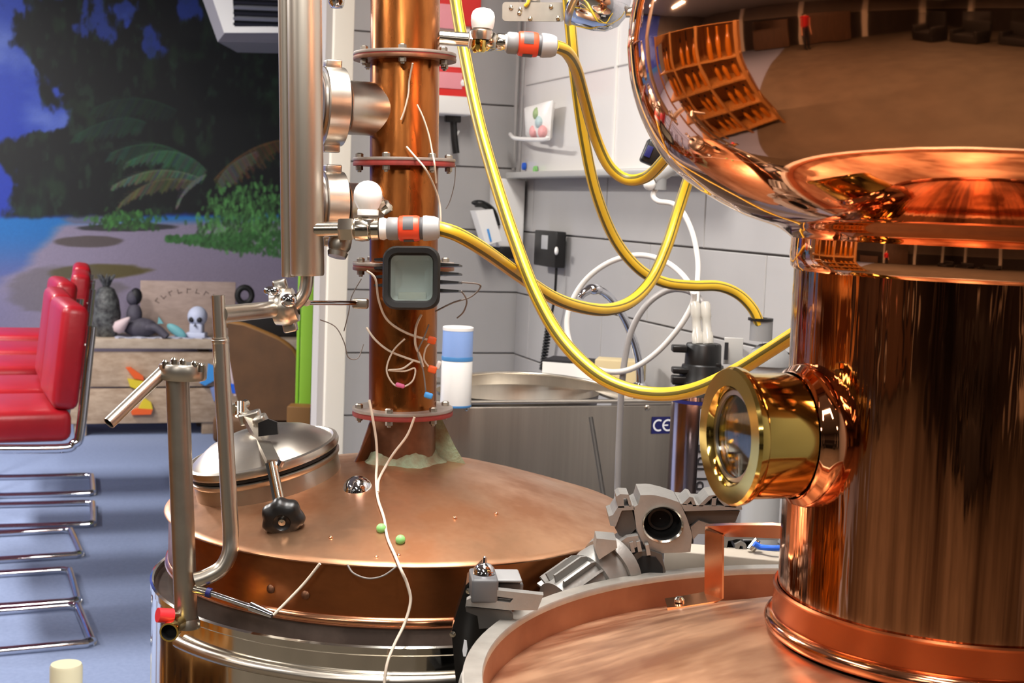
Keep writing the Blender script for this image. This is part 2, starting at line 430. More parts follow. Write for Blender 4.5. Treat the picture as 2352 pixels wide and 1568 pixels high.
# ------------------------------------------------------------------ mural: a printed beach scene on the back wall
# print coordinates (mx to the right, my down); one unit is about 2.8 mm on the wall
def mural():
    a0, a1, z0, z1 = -4.6, 1.15, .02, 3.05
    nx, nz = 880, 480
    av = np.linspace(a0, a1, nx); zv = np.linspace(z0, z1, nz)
    AA, ZZ = np.meshgrid(av, zv)
    MX = MUR[0] + MUR[1] * AA + MUR[2] * ZZ; MY = MUR[3] + MUR[4] * AA + MUR[5] * ZZ
    rng = np.random.default_rng(3)
    def vnoise(x, y, sc, seed):
        g = np.random.default_rng(seed).random((64, 64))
        u = x / sc; v = y / sc
        iu = np.floor(u).astype(int); iv = np.floor(v).astype(int); fu = u - iu; fv = v - iv
        fu = fu * fu * (3 - 2 * fu); fv = fv * fv * (3 - 2 * fv)
        a = g[iv % 64, iu % 64]; b = g[iv % 64, (iu + 1) % 64]; c = g[(iv + 1) % 64, iu % 64]; d = g[(iv + 1) % 64, (iu + 1) % 64]
        return (a * (1 - fu) + b * fu) * (1 - fv) + (c * (1 - fu) + d * fu) * fv
    def fbm(sc, seed, sx=1., sy=1.):
        return sum(vnoise(MX * sx, MY * sy, sc / 2 ** k, seed + k) * .5 ** k for k in range(4)) / 1.875
    sst = lambda a, b, x: np.clip((x - a) / (b - a), 0, 1) ** 2 * (3 - 2 * np.clip((x - a) / (b - a), 0, 1))
    C = np.zeros(AA.shape + (3,))
    def lay(mask, col):
        nonlocal C
        col = np.array(col, float); C = C * (1 - mask[..., None]) + col * mask[..., None]
    # sky
    g = sst(-300, 480, MY)
    C[:] = np.array((64, 90, 186.)) * (1 - g[..., None]) + np.array((30, 54, 158.)) * g[..., None]
    lay(.7 * sst(.45, .75, fbm(170, 11, 1, 1.6)), (122, 140, 200))
    # sea and sand
    sea = sst(488, 500, MY); lay(sea, (28, 104, 172))
    lay(sea * sst(505, 640, MY), (88, 96, 150))
    shore = sst(-10, 40, MX - (150 - (MY - 497) * 1.1) + 60 * (fbm(60, 21, .4, 2) - .5)) * sst(497, 520, MY)
    lay(shore, (134, 124, 146))
    lay(sst(600, 720, MY) * sst(160, -60, MX) * .6, (96, 96, 140))
    lay(sst(640, 900, MY) * .5, (124, 112, 122))
    # dark shade patches on the sand
    n1 = fbm(40, 31, .5, 2)
    for cx, cy, rx, ry, col, k in ((200, 552, 78, 13, (78, 68, 66), .9), (228, 622, 120, 20, (84, 74, 38), .95), (150, 660, 130, 60, (86, 80, 74), .45),
                                   (290, 520, 120, 9, (40, 40, 42), .9), (205, 500, 70, 12, (98, 92, 112), .8)):
        d = ((MX - cx) / rx) ** 2 + ((MY - cy) / ry) ** 2 + (n1 - .5) * 1.1
        lay(k * sst(1.15, .7, d), col)
    # trees: dark mass with ragged rim
    n2 = fbm(70, 41); n3 = fbm(26, 51, 1, .6); n4 = fbm(12, 61, 1, .5)
    ys = [-900, -300, 0, 60, 110, 170, 230, 290, 325, 345, 380, 420, 460, 492]
    xs = [60, 150, 96, 40, 34, 84, 120, 132, 30, -40, 10, 40, 10, -30]
    edge = np.interp(MY, ys, xs)
    tree = sst(-18, 18, MX - edge + (n2 - .5) * 150 + (n3 - .5) * 90 + (n4 - .5) * 40) * sst(500, 486, MY + (n3 - .5) * 14)
    for hx, hy, hr in ((225, 42, 62), (272, 20, 40), (345, 95, 42), (430, 20, 40)):
        d = np.hypot((MX - hx), (MY - hy)) / hr + (n3 - .5) * 1.6 + (n4 - .5) * .9
        tree = tree * (1 - .75 * sst(.9, .45, d))
    lay(tree, (9, 13, 14))
    lay(tree * .75 * sst(.54, .78, fbm(34, 71, 1, .55)), (26, 46, 28))
    lay(tree * .5 * sst(.60, .80, fbm(18, 81, 1, .6)), (40, 66, 46))
    lay(tree * .55 * sst(330, 480, MY) * sst(190, 60, MX) * sst(.4, .7, fbm(40, 91, 1.6, .5)), (30, 58, 40))
    # fronds and bushes stamped as strokes
    x0m, x1m = MX.min(), MX.max()
    dxm = MUR[1] * (a1 - a0) / nx
    def stroke(p, q, wdt, col, k):
        n = max(3, int(math.hypot(q[0] - p[0], q[1] - p[1]) / 3))
        xsn = np.array([min(p[0], q[0]) - 8, max(p[0], q[0]) + 8]); ysn = np.array([min(p[1], q[1]) - 8, max(p[1], q[1]) + 8])
        sel = (MX > xsn[0]) & (MX < xsn[1]) & (MY > ysn[0]) & (MY < ysn[1])
        if not sel.any(): return
        ux, uy = q[0] - p[0], q[1] - p[1]; L2 = ux * ux + uy * uy + 1e-6
        t = np.clip(((MX[sel] - p[0]) * ux + (MY[sel] - p[1]) * uy) / L2, 0, 1)
        d = np.hypot(MX[sel] - p[0] - t * ux, MY[sel] - p[1] - t * uy)
        mk = (k * sst(wdt * 1.6, wdt * .4, d))[:, None]
        C[sel] = C[sel] * (1 - mk) + np.array(col, float) * mk
    def frond(a, b, c, col, length, k=.6, up=False):
        for i in range(46):
            t = i / 45
            x = (1 - t) ** 2 * a[0] + 2 * t * (1 - t) * b[0] + t * t * c[0]; y = (1 - t) ** 2 * a[1] + 2 * t * (1 - t) * b[1] + t * t * c[1]
            L = length * (.5 + .9 * math.sin(math.pi * min(1, t * .9 + .08))) * rng.uniform(.7, 1.15)
            cc = [q * rng.uniform(.7, 1.25) for q in col]
            sx = (c[0] - a[0]); sgn = -1 if sx < 0 else 1
            stroke((x, y), (x + sgn * L * .55, y + L * .9), 2.3, cc, k)
            if i % 2 == 0: stroke((x, y), (x + sgn * L * .6, y - L * .25 + 4), 1.3, [q * .8 for q in cc], k * .7)
            if i: stroke((xp, yp), (x, y), 1.6, [min(255, q * 1.05) for q in col], .4)
            xp, yp = x, y
    frond((470, 400), (380, 290), (250, 350), (40, 74, 50), 40)
    frond((470, 390), (400, 310), (285, 372), (56, 92, 66), 26)
    frond((450, 405), (350, 365), (255, 425), (88, 102, 80), 20, .7)
    frond((440, 415), (345, 390), (272, 465), (84, 82, 56), 26, .65)
    frond((468, 400), (420, 420), (405, 470), (92, 98, 90), 14, .7)
    frond((330, 280), (270, 250), (170, 310), (26, 54, 40), 34, .5)
    frond((400, 250), (300, 200), (210, 250), (22, 46, 34), 34, .5)
    frond((490, 410), (560, 330), (650, 318), (92, 66, 36), 34, .6)
    frond((500, 415), (520, 370), (590, 345), (84, 84, 70), 24, .6)
    for i in range(900):
        x = rng.normal(572, 62); y = rng.normal(505, 46)
        e = ((x - 575) / 130) ** 2 + ((y - 505) / 105) ** 2
        if e > 1 or y > 585 + (x - 640) * .05: continue
        v = rng.uniform(.35, 1.1); L = rng.uniform(5, 12)
        stroke((x, y), (x + rng.uniform(-4, 4), y + L), 3.2, (88 * v, 152 * v, 78 * v), .65)
    for i in range(260):
        x = rng.normal(285, 34); y = rng.normal(503, 12)
        if y > 522: continue
        v = rng.uniform(.4, 1.05); stroke((x, y), (x + rng.uniform(-6, 6), y + 6), 3, (66 * v, 124 * v, 56 * v), .65)
    for i in range(420):
        x = rng.uniform(375, 660); top = 545 - 0.03 * (x - 375); bot = 548 + (x - 375) * .16
        y = rng.uniform(top - 4, bot); v = rng.uniform(.6, 1.05)
        stroke((x, y), (x + rng.uniform(-5, 5), y + 6), 3, (62 * v, 118 * v, 58 * v), .7)
    C *= (1 + .06 * (rng.random(C.shape[:2]) - .5))[..., None]
    C = np.clip(C, 0, 255) / 255.
    Cl = np.where(C <= .04045, C / 12.92, ((C + .055) / 1.055) ** 2.4)
    vs = []
    base = RM(0, B1 - .004, 0)
    V = np.zeros((nz * nx, 3))
    V[:, 0] = (base.x + RA.x * AA).ravel(); V[:, 1] = (base.y + RA.y * AA).ravel(); V[:, 2] = ZZ.ravel()
    idx = np.arange(nx * nz).reshape(nz, nx)
    F = np.stack([idx[:-1, :-1], idx[:-1, 1:], idx[1:, 1:], idx[1:, :-1]], -1).reshape(-1, 4)
    me = bpy.data.meshes.new('mural')
    me.vertices.add(len(V)); me.vertices.foreach_set('co', V.ravel())
    me.loops.add(F.size); me.loops.foreach_set('vertex_index', F.ravel())
    me.polygons.add(len(F)); me.polygons.foreach_set('loop_start', np.arange(0, F.size, 4)); 
    me.update(calc_edges=True)
    at = me.color_attributes.new('print', 'FLOAT_COLOR', 'POINT')
    at.data.foreach_set('color', np.concatenate([Cl.reshape(-1, 3), np.ones((nx * nz, 1))], 1).ravel())
    mt = bpy.data.materials.new('mural_print'); mt.use_nodes = True
    b = mt.node_tree.nodes['Principled BSDF']; b.inputs['Roughness'].default_value = .55
    ca = mt.node_tree.nodes.new('ShaderNodeVertexColor'); ca.layer_name = 'print'
    mt.node_tree.links.new(ca.outputs[0], b.inputs['Base Color'])
    me.materials.append(mt)
    o = bpy.data.objects.new('mural', me); COL.objects.link(o)
    tag(o, 'large printed wall mural of a tropical beach with dark trees and palms', 'mural')
# affine map wall (a, z) -> print coordinates
_smp = [(PW(px, py, 'b', B1 - .004), px, py) for px in (0, 200, 400, 640) for py in (0, 250, 500, 750)]
_A = np.array([[1, (p - RM(0, 0, 0)).dot(RA), p.z] for p, _, _ in _smp])
_cx = np.linalg.lstsq(_A, np.array([q for _, q, _ in _smp], float), rcond=None)[0]
_cy = np.linalg.lstsq(_A, np.array([q for _, _, q in _smp], float), rcond=None)[0]
MUR = [_cx[0], _cx[1], _cx[2], _cy[0], _cy[1], _cy[2]]
mural()

# ================================================================== CEILING LAMPS
CEIL_LAB = ['white ceiling lamp ' + s for s in ('right above the polished copper still', 'behind the camera over the middle of the room', 'in front of the tiled corner sink', 'left of the older still', 'over the red stools', 'near the beach mural, right one', 'near the beach mural, left one', 'over the dark sofas', 'by the wall far behind the camera', 'over the person in red', 'in the far left corner of the room')]
for i, (a, b, sx, sy, e) in enumerate(LAMPS):
    t = thing('ceiling_lamp', CEIL_LAB[i], 'lamp', RM(a, b, CEIL - .08), 'ceiling lamps')
    m = MB(); m.box((0, 0, CEIL - .03), (sx, sy, .06), RF(a, b, 0), bev=.008); m.build('housing', 'white_enamel', t)
    m = MB(); m.box((0, 0, CEIL - .068), (sx - .03, sy - .03, .014), RF(a, b, 0)); m.build('diffuser', 'lamp_panel', t)

# ================================================================== RIGHT STILL (polished copper, in front)
RX, RY = .428, 1.3
zr_flange = EYE - .448; zr_edge = EYE - .485; zr_bead = EYE - .391; zr_band = EYE - .353
rs = thing('copper_still', 'polished copper pot still with onion helmet and brass sight glass at the right', 'still', (RX, RY, 0))
MR = T((RX, RY, 0))
# onion
op = [sil(*q, RX, RY) for q in ((1443, 60), (1440, 110), (1450, 200), (1480, 290), (1528, 370), (1600, 432), (1700, 490), (1785, 522), (1818, 545))]
op = op[::-1]
zc = op[-2][1]; rmax = max(q[0] for q in op)
bot = [(r, z) for r, z in op if z < zc - .005]
prof = []
bz0 = bot[0][1]
pts = catmull([Vector((r, 0, z)) for r, z in bot] + [Vector((rmax, 0, zc))], 6)
prof = [(p.x, p.z) for p in pts]
for i in range(1, 15):                       # upper half of the bulb and the swan neck socket
    a = i / 14 * R_(72); prof.append((rmax * math.cos(a) ** .9, zc + rmax * .86 * math.sin(a)))
prof += [(rmax * .26, zc + rmax * 1.0), (rmax * .24, zc + rmax * 1.15)]
# seam collar where the onion sits on the neck
rn_top = sil(1823, 600, RX, RY)[0]; rn_bot = sil(1789, 1300, RX, RY)[0]
m = MB(); m.lathe([(rn_top - .002, bz0 - .004)] + prof, MR, 128, False, True); m.build('onion_helmet', 'copper_mirror', rs, 60)
m = MB(); cr = bot[0][0]
m.lathe([(rn_top - .001, bz0 - .03), (rn_top + .003, bz0 - .026), (rn_top + .0045, bz0 - .016), (rn_top + .004, bz0 - .004), (cr + .0005, bz0 + .001), (rn_top - .003, bz0 + .002)], MR, 128)
m.build('helmet_collar', 'copper_mirror', rs, 60)
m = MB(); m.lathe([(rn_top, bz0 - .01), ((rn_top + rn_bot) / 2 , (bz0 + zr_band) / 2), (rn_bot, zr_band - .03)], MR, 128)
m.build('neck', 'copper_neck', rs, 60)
print('neck r', rn_top, rn_bot, 'onion', rmax, zc, bz0, cr)
m = MB(); m.lathe([(rn_bot + .001, zr_band), (rn_bot + .0035, zr_band + .0008), (rn_bot + .005, zr_band - .001), (.1665, zr_band - .004), (.1675, zr_bead + .012), (.1665, zr_bead + .008)], MR, 128)
m.build('neck_band', 'copper_band', rs, 50)
m = MB(); m.lathe([(.166 + .0085 * math.cos(a), zr_bead + .003 + .0085 * math.sin(a)) for a in [R_(-120 + 24 * i) for i in range(11)]], MR, 128); m.build('neck_bead', 'copper_bead', rs, 60)
# rivet seam upright on the band
m = MB(); aa = R_(-62); m.box((0, 0, 0), (.0015, .0012, .036), T((RX + .1682 * math.cos(aa), RY + .1682 * math.sin(aa), (zr_band + zr_bead) / 2 + .003)) @ Matrix.Rotation(aa, 4, 'Z')); m.build('band_seam', 'copper_stub', rs, 0)
# pot dome, inner wall, flange, body
m = MB()
dp = [(.1665, zr_bead - .008), (.20, zr_bead - .016), (.26, zr_bead - .034), (.32, zr_bead - .055), (.38, zr_bead - .075), (.425, zr_edge + .004), (.4445, zr_edge - .001)]
m.lathe(dp[::-1], MR, 144); m.build('pot_dome', 'copper_dome', rs, 60)
m = MB(); m.lathe([(.4445, zr_edge - .003), (.4435, zr_flange - .001)], MR, 144); m.build('pot_inner_wall', 'copper_wall', rs, 60)
m = MB(); m.lathe([(.4435, zr_flange - .006), (.4435, zr_flange), (.4445, zr_flange + .0015), (.462, zr_flange + .0015), (.4635, zr_flange), (.4635, zr_flange - .016), (.462, zr_flange - .018), (.45, zr_flange - .018)], MR, 144); m.build('pot_flange', 'rim_grey', rs, 40)
m = MB(); m.lathe([(.45, zr_flange - .017), (.45, .62), (.44, .56), (.36, .5), (.05, .47), (.001, .47)], MR, 96); m.build('pot_body', 'steel_mirror', rs, 40)
for k in range(4):
    a = R_(45 + 90 * k); m = MB(); c = Vector((RX + .36 * math.cos(a), RY + .36 * math.sin(a), 0)); m.cyl(c, c + Vector((0, 0, .52)), .022, n=16); m.lathe([(.04, 0), (.04, .008), (.024, .012)], T(c), 16, True); m.build('leg', 'steel', rs, 40)
# sight glass
ax = Vector((-.955, -.297, 0.0)).normalized()
zs = P(1760, 1000, 1.24).z
ctr = Vector((RX, RY, zs))
MS = frame(ctr, ax, (0, 0, 1))
g = thing  # alias keeps names short
m = MB(); m.lathe([(.060, .135), (.061, .150), (.0645, .160), (.0655, .168), (.0635, .175), (.0585, .179), (.0575, .183)], MS, 64); m.build('sight_glass_collar', 'copper_mirror', rs, 60)
ring = MB(); ro, ri = .0565, .041
ring.lathe([(ro - .001, .176), (ro, .178), (ro, .232), (ro + .0045, .233), (ro + .0055, .236), (ro + .0055, .2405), (ro + .0035, .2435), (ri + .004, .2435), (ri, .236), (ri, .178)], MS, 96)
ro_ = ring.build('sight_glass_ring', 'brass', rs, 30)
m = MB(); m.lathe([(ri, .2345), (ri - .004, .2355), (ri - .004, .238), (ri, .238)], MS, 64); m.build('retaining_ring', 'steel', ro_, 30)
m = MB(); m.lathe([(.0005, .230), (ri - .0005, .230), (ri - .0005, .2342), (.0005, .2342)], MS, 48); m.build('pane', 'glass', ro_, 30)
m = MB(); m.lathe([(.0005, .165), (ri + .004, .166), (ri + .004, .182)], MS, 48); m.build('inner_face', 'copper_wall', ro_, 30)
# copper strap bracket on the dome
st = thing('copper_strap_bracket', 'bent flat copper strap bracket bolted to the pot dome beside the neck', 'bracket', P(1640, 1380, 1.5))
Ys = 1.60
q = [P(1530, 1387, Ys), P(1560, 1384, Ys), P(1636, 1371, Ys), P(1640, 1368, Ys), P(1641, 1222, Ys), P(1645, 1218, Ys), P(1700, 1217, 1.52), P(1795, 1219, 1.45), P(1850, 1221, 1.40)]
# lift onto the dome: dome height at that place
def ribbon(path, side, wid, th):
    mm = MB(); v = []; f = []
    N = len(path)
    for i, p in enumerate(path):
        d = (path[min(i + 1, N - 1)] - path[max(i - 1, 0)]).normalized()
        s_ = Vector(side); s_ = (s_ - d * s_.dot(d)).normalized(); nrm = d.cross(s_)
        for (a, b) in ((-.5, -.5), (.5, -.5), (.5, .5), (-.5, .5)):
            v.append(p + s_ * (a * wid) + nrm * (b * th))
    for i in range(N - 1):
        for k in range(4): f.append((i * 4 + k, i * 4 + (k + 1) % 4, i * 4 + 4 + (k + 1) % 4, i * 4 + 4 + k))
    f += [(3, 2, 1, 0), tuple((N - 1) * 4 + k for k in range(4))]
    return mm.raw(v, f)
m = ribbon(q, (-.62, .78, 0), .028, .003); m.build('strap', 'copper_strap', st, 20)
m = MB(); c = q[1] + Vector((0, 0, .0015)); m.lathe([(.006, 0), (.006, .003), (.004, .0055), (.0003, .006)], T(c), 16, True); m.build('bolt', 'nickel', st)
print('strap foot', q[0], 'radius', (Vector((RX, RY, 0)) - Vector((q[0].x, q[0].y, 0))).length, 'edge z', zr_edge)

# ================================================================== LEFT STILL (older copper)
LX, LY = -.149, 1.95
zl_rim = EYE - .434; zl_bot = EYE - .506; zl_st = EYE - .527
ls = thing('copper_still', 'older copper pot still with tall flanged column and steel jacket at the left', 'still', (LX, LY, 0))
ML = T((LX, LY, 0))
def cax(y):      # axis of the leaning column at picture row y
    return P(924.5 + (931 - 924.5) * (1000 - y) / 1000.0, y, LY)
c_top = cax(-420); c_bot = cax(1090)
cdir = (c_top - c_bot).normalized()
def CF(y): return frame(cax(y), cdir, (1, 0, 0))
RC = S(78.5, LY * .995)
# dome
zt = (cax(1060)).z
m = MB()
dome = [(.326, zl_rim - .002), (.3275, zl_rim), (.3262, zl_rim + .002), (.318, zl_rim + .0045), (.27, zl_rim + .0195), (.21, zl_rim + .037), (.15, zl_rim + .0525), (.10, zl_rim + .0625), (.07, zl_rim + .067), (.045, zl_rim + .070)]
m.lathe(dome, ML, 144); m.build('pot_dome', 'copper_old_dome', ls, 60)
m = MB(); m.lathe([(.321, zl_rim - .001), (.321, zl_bot + .006)], ML, 144); m.build('pot_band', 'copper_old_band', ls, 60)
m = MB(); m.lathe([(.3205, zl_bot + .008), (.3245, zl_bot + .006), (.3255, zl_bot), (.3235, zl_bot - .005), (.32, zl_bot - .006)], ML, 144); m.build('band_bead', 'copper_strap', ls, 60)
m = MB(); m.lathe([(.3195, zl_bot - .004), (.3205, zl_st - .010), (.338, zl_st - .008), (.3395, zl_st - .004)], ML, 144); m.build('pot_ledge', 'ledge_dark', ls, 40)
m = MB(); m.lathe([(.339, zl_st - .008), (.3395, zl_st - .001), (.342, zl_st + .001), (.3448, zl_st - .001), (.3448, zl_st - .009), (.343, zl_st - .011), (.3425, .70), (.34, .60), (.30, .55), (.001, .53)], ML, 144); m.build('steel_jacket', 'steel_mirror', ls, 40)
hz = P(700, 1502, LY - .33).z
m = MB(); m.lathe([(.349 + .0075 * math.cos(a), EYE - .566 + .0075 * math.sin(a)) for a in [R_(30 * i) for i in range(12)]], ML, 96, closed=True, ang=(R_(222), R_(372))); m.build('hoop_pipe', 'steel', ls, 60)
for k in range(4):
    a = R_(45 + 90 * k); c = Vector((LX + .27 * math.cos(a), LY + .27 * math.sin(a), 0)); m = MB(); m.cyl(c, c + Vector((0, 0, .58)), .02, n=16); m.lathe([(.036, 0), (.036, .008), (.022, .012)], T(c), 16, True); m.build('leg', 'steel', ls, 40)
# rivets on the band
for px, py in ((622, 1352), (702, 1366)):
    p = P(px, py, LY - .2); a = math.atan2(p.y - LY, p.x - LX)
    d = ray(px, py); 
    # intersect with the band cylinder
    A_ = d.x ** 2 + d.y ** 2; B_ = -2 * (d.x * LX + d.y * LY); C_ = LX ** 2 + LY ** 2 - .321 ** 2
    t_ = (-B_ - math.sqrt(B_ * B_ - 4 * A_ * C_)) / (2 * A_)
    p = Vector((d.x * t_, d.y * t_, EYE + d.z * t_)); nrm = Vector((p.x - LX, p.y - LY, 0)).normalized()
    m = MB(); m.lathe([(.0055, -.001), (.0055, .001), (.003, .0028), (.0003, .0032)], frame(p, nrm), 16); m.build('rivet', 'copper_stub', ls)
# steel half ball thermowell and studs on the dome
def on_dome(px, py):
    d = ray(px, py); best = None
    for i in range(400):
        t_ = (1.2 + i * .003); p = Vector((d.x * t_ / d.y, t_, EYE + d.z * t_ / d.y)); r = math.hypot(p.x - LX, p.y - LY)
        if r > .326: continue
        zz = np.interp(-r, [-q[0] for q in dome[3:]], [q[1] for q in dome[3:]])
        if p.z <= zz: return p
    return p
p = on_dome(822, 1118)
m = MB(); m.lathe([(.021 * math.cos(a), .021 * math.sin(a)) for a in [R_(15 * i) for i in range(6)]] + [(.0003, .021)], frame(p - Vector((0, 0, .006)), (-.25, -.15, 1)), 32); m.build('ball_cap', 'chrome', ls, 60)
for px, py in ((865, 1280), (916, 1276), (1045, 1190), (760, 1235), (1140, 1180)):
    p = on_dome(px, py); m = MB(); m.sphere(p, .003, 10, 6); m.build('stud', 'copper_strap', ls)
# neck stub, gussets, green patina ring
m = MB(); m.lathe([(RC * .98, -.012), (RC * .98, .098)], frame(c_bot + cdir * .0, cdir), 64); m.build('neck_stub', 'copper_stub', ls, 60)
stub_b = c_bot + cdir * .016
for ang, hh, ln, mt in ((R_(8), .075, .052, 'patina'), (R_(-160), .045, .030, 'copper_old_band'), (R_(95), .07, .05, 'copper_stub'), (R_(200), .06, .03, 'copper_stub')):
    dr = Vector((math.cos(ang), math.sin(ang), 0)); sd = Vector((-dr.y, dr.x, 0))
    o_ = stub_b + dr * (RC * .95)
    Mx = frame(o_ - sd * .002, sd, dr)    # local x = dr, z = sd, y = z cross x
    ysg = 1 if (Mx.to_3x3() @ Vector((0, 1, 0))).z > 0 else -1
    m = MB(); m.prism([(0, -.004 * ysg), (ln, (-.017) * ysg), (ln * 1.0, (-.010) * ysg), (ln * .55, hh * .35 * ysg), (.004, hh * ysg), (0, hh * ysg)], .004, Mx); m.build('gusset', mt, ls, 0)
m = MB()
vv = []
for i in range(64):
    a = 2 * math.pi * i / 64; k = 1 + .35 * math.sin(a * 5 + 1) * random.uniform(.3, 1)
    vv.append(k)
pr = []
for (r0, z0_) in ((.0, .016), (.004, .0075), (.012, .002), (.022, -.006)):
    for i in range(64):
        a = 2 * math.pi * i / 64
        pr.append((( RC * .985 + r0 * vv[i]) * math.cos(a), (RC * .985 + r0 * vv[i]) * math.sin(a), z0_ * (vv[i] if z0_ > 0 else 1)))
fc = [(j * 64 + i, (j + 1) * 64 + i, (j + 1) * 64 + (i + 1) % 64, j * 64 + (i + 1) % 64) for j in range(3) for i in range(64)]
m.raw(pr, fc, frame(c_bot + cdir * .019, cdir)); m.build('patina_bead', 'patina', ls, 60)
# column
m = MB(); Lc = (cax(-400) - cax(950)).length
m.lathe([(RC, 0), (RC, Lc), (RC * .8, Lc + .02), (.001, Lc + .025)], frame(cax(950), cdir), 96); m.build('column', 'copper_old', ls, 60)
# flanges with bolts
bolt_me = None
def flange(y, rot):
    F = CF(y)
    m = MB(); r0, r1 = RC * .98, S(116, LY)
    m.lathe([(r0, .0015), (r1, .0015), (r1 + .0005, .003), (r1, .0055), (r0, .0055)], F, 64); f1 = m.build('flange_plate', 'flange_grey', ls, 30)
    m = MB(); m.lathe([(r0, -.0005), (r1 - .0005, -.0005), (r1 - .0005, .0018), (r0, .0018)], F, 64); m.build('gasket', 'gasket_red', ls, 30)
    m = MB(); m.lathe([(r0, -.0055), (r1, -.0055), (r1 + .0004, -.003), (r1, -.0005), (r0, -.0005)], F, 64); m.build('flange_plate', 'gasket_red' if y in (373, 943) else 'copper_stub', ls, 30)
    for k in range(6):
        a = rot + 2 * math.pi * k / 6; q = F @ Vector((S(102, LY) * math.cos(a), S(102, LY) * math.sin(a), 0))
        m = MB(); Fb = frame(q, cdir)
        m.lathe([(.0003, -.0145), (.0025, -.0145), (.0028, -.0125), (.0052, -.0115), (.0052, -.006), (.0026, -.0055), (.0026, .0055), (.0055, .0058), (.0055, .0105), (.0035, .012), (.0003, .0122)], Fb, 6)
        m.build('bolt', 'steel_dull', ls, 30)
for y, r_ in ((-245, .3), (132, .55), (373, .2), (611, .4), (943, .3)): flange(y, r_)

# side ports of the column with clamp rings
def port(yc, kk_):
    d = Vector((-.93, -.36, .0)).normalized(); o_ = cax(yc); F = frame(o_, d, (0, 0, 1))
    rt_ = S(60 * kk_, LY)
    m = MB(); m.lathe([(rt_, RC * .55), (rt_, .080), (rt_ + .004, .084)], F, 48); m.build('side_port', 'steel', ls, 60)
    rk = S(87 * kk_, LY)
    m = MB(); m.lathe([(rt_ + .001, .084), (rk - .012, .085), (rk - .004, .088), (rk - .0005, .0885), (rk, .089), (rk, .116), (rk - .001, .1175), (rk - .006, .118), (rk - .009, .1205), (rt_ - .004, .1205)], F, 48); cl = m.build('clamp_ring', 'steel', ls, 25)
    m = MB()
    m.lathe([(.0005, .1195), (rt_ + .006, .1195), (rt_ + .006, .1225), (.0005, .1225)], F, 48); m.build('blank_cap', 'ledge_dark', ls, 30)
    for s_ in (-1, 1):
        m = MB(); m.box((s_ * (rk + .002), 0, .103), (.014, .02, .022), F, bev=.002); m.build('clamp_lug', 'steel', cl, 30)
port(255, 1)
port(478, .88)

# ------------------------------------------------------------------ manway on the dome
mo = P(616, 1095, 1.90); mn = Vector((-.235, -.10, 1)).normalized()
MM = frame(mo, mn, (1, 0, 0))
mw = MB(); rm = S(172, 1.9)
mw.lathe([(rm * .985, -.075), (rm * .985, .014), (rm * 1.015, .017), (rm * 1.02, .021), (rm * .98, .023)], MM, 72); mwo = mw.build('manway_neck', 'steel_dull', ls, 40)
m = MB(); m.lathe([(rm * 1.05, -.060), (rm * 1.0, -.040), (rm * .985, -.034)], MM, 72); m.build('manway_weld', 'patina', mwo, 60)
m = MB(); m.lathe([(rm * .97, .023), (rm * 1.0, .0245), (rm * 1.0, .0285), (rm * .97, .029)], MM, 72); m.build('lid_gasket', 'black_rubber', mwo, 40)
m = MB(); m.lathe([(rm * .96, .029), (rm * 1.03, .0295), (rm * 1.045, .034), (rm * 1.03, .0395), (rm * .985, .041), (rm * .955, .0385), (rm * .90, .043), (rm * .70, .056), (rm * .45, .0645), (rm * .2, .068), (.0005, .069)], MM, 72); lid = m.build('manway_lid', 'steel', ls, 40)
# clamp arm over the lid with hinge, screw and star knob
def bar(pts, wid, th, mt, name, par, up=(0, 0, 1)):
    m = MB(); N = len(pts); v = []; f = []
    for i, p in enumerate(pts):
        d = (pts[min(i + 1, N - 1)] - pts[max(i - 1, 0)]).normalized(); u_ = Vector(up); s_ = d.cross(u_).normalized(); n_ = s_.cross(d)
        for (a, b) in ((-.5, -.5), (.5, -.5), (.5, .5), (-.5, .5)): v.append(p + s_ * (a * wid) + n_ * (b * th))
    for i in range(N - 1):
        for k in range(4): f.append((i * 4 + k, i * 4 + (k + 1) % 4, i * 4 + 4 + (k + 1) % 4, i * 4 + 4 + k))
    f += [(3, 2, 1, 0), tuple((N - 1) * 4 + k for k in range(4))]
    return m.raw(v, f).build(name, mt, par, 20)
arm = bar([P(540, 930, 1.93), P(572, 962, 1.90), P(602, 1010, 1.86), P(628, 1062, 1.765)], .017, .008, 'steel_dull', 'clamp_arm', ls)
m = MB(); m.box((0, 0, 0), (.030, .018, .016), frame(P(575, 958, 1.905), (-.3, -.1, 1)), bev=.003); m.build('hinge_block', 'steel', arm)
m = MB(); m.box((0, 0, 0), (.018, .024, .018), frame(P(600, 968, 1.89), (-.5, -.1, 1)), bev=.004); m.build('hinge_block', 'steel_dull', arm)
m = MB(); m.cyl(P(536, 940, 1.91), P(566, 926, 1.94), .006, n=12); m.build('hinge_pin', 'nickel', arm)
m = MB(); m.cyl(P(552, 955, 1.91), P(552, 925, 1.92), .0075, n=12); m.build('hinge_bolt', 'nickel', arm)
m = MB(); m.prism([(-.012, -.010), (.014, -.006), (.012, .010), (.0, .014), (-.013, .008)], .008, frame(P(617, 985, 1.845), (0, -1, .1), (1, 0, 0))); m.build('hinge_catch', 'black_plastic', arm)
sc = bar([P(619, 1062, 1.755), P(628, 1100, 1.75), P(640, 1165, 1.735)], .010, .006, 'black_plastic', 'screw_fork', arm, (0, -1, 0))
m = MB(); m.cyl(P(626, 1062, 1.75), P(650, 1180, 1.725), .0055, n=16); m.build('screw', 'nickel', arm)
m = MB(); m.cyl(P(640, 1070, 1.75), P(646, 1058, 1.752), .005, n=10); m.build('screw_nut', 'chrome', arm)
kc = P(650, 1190, 1.712); kd = Vector((.05, -.97, -.22)).normalized(); FK = frame(kc, kd, (1, 0, 0))
m = MB(); N = 84; v = []; f = []
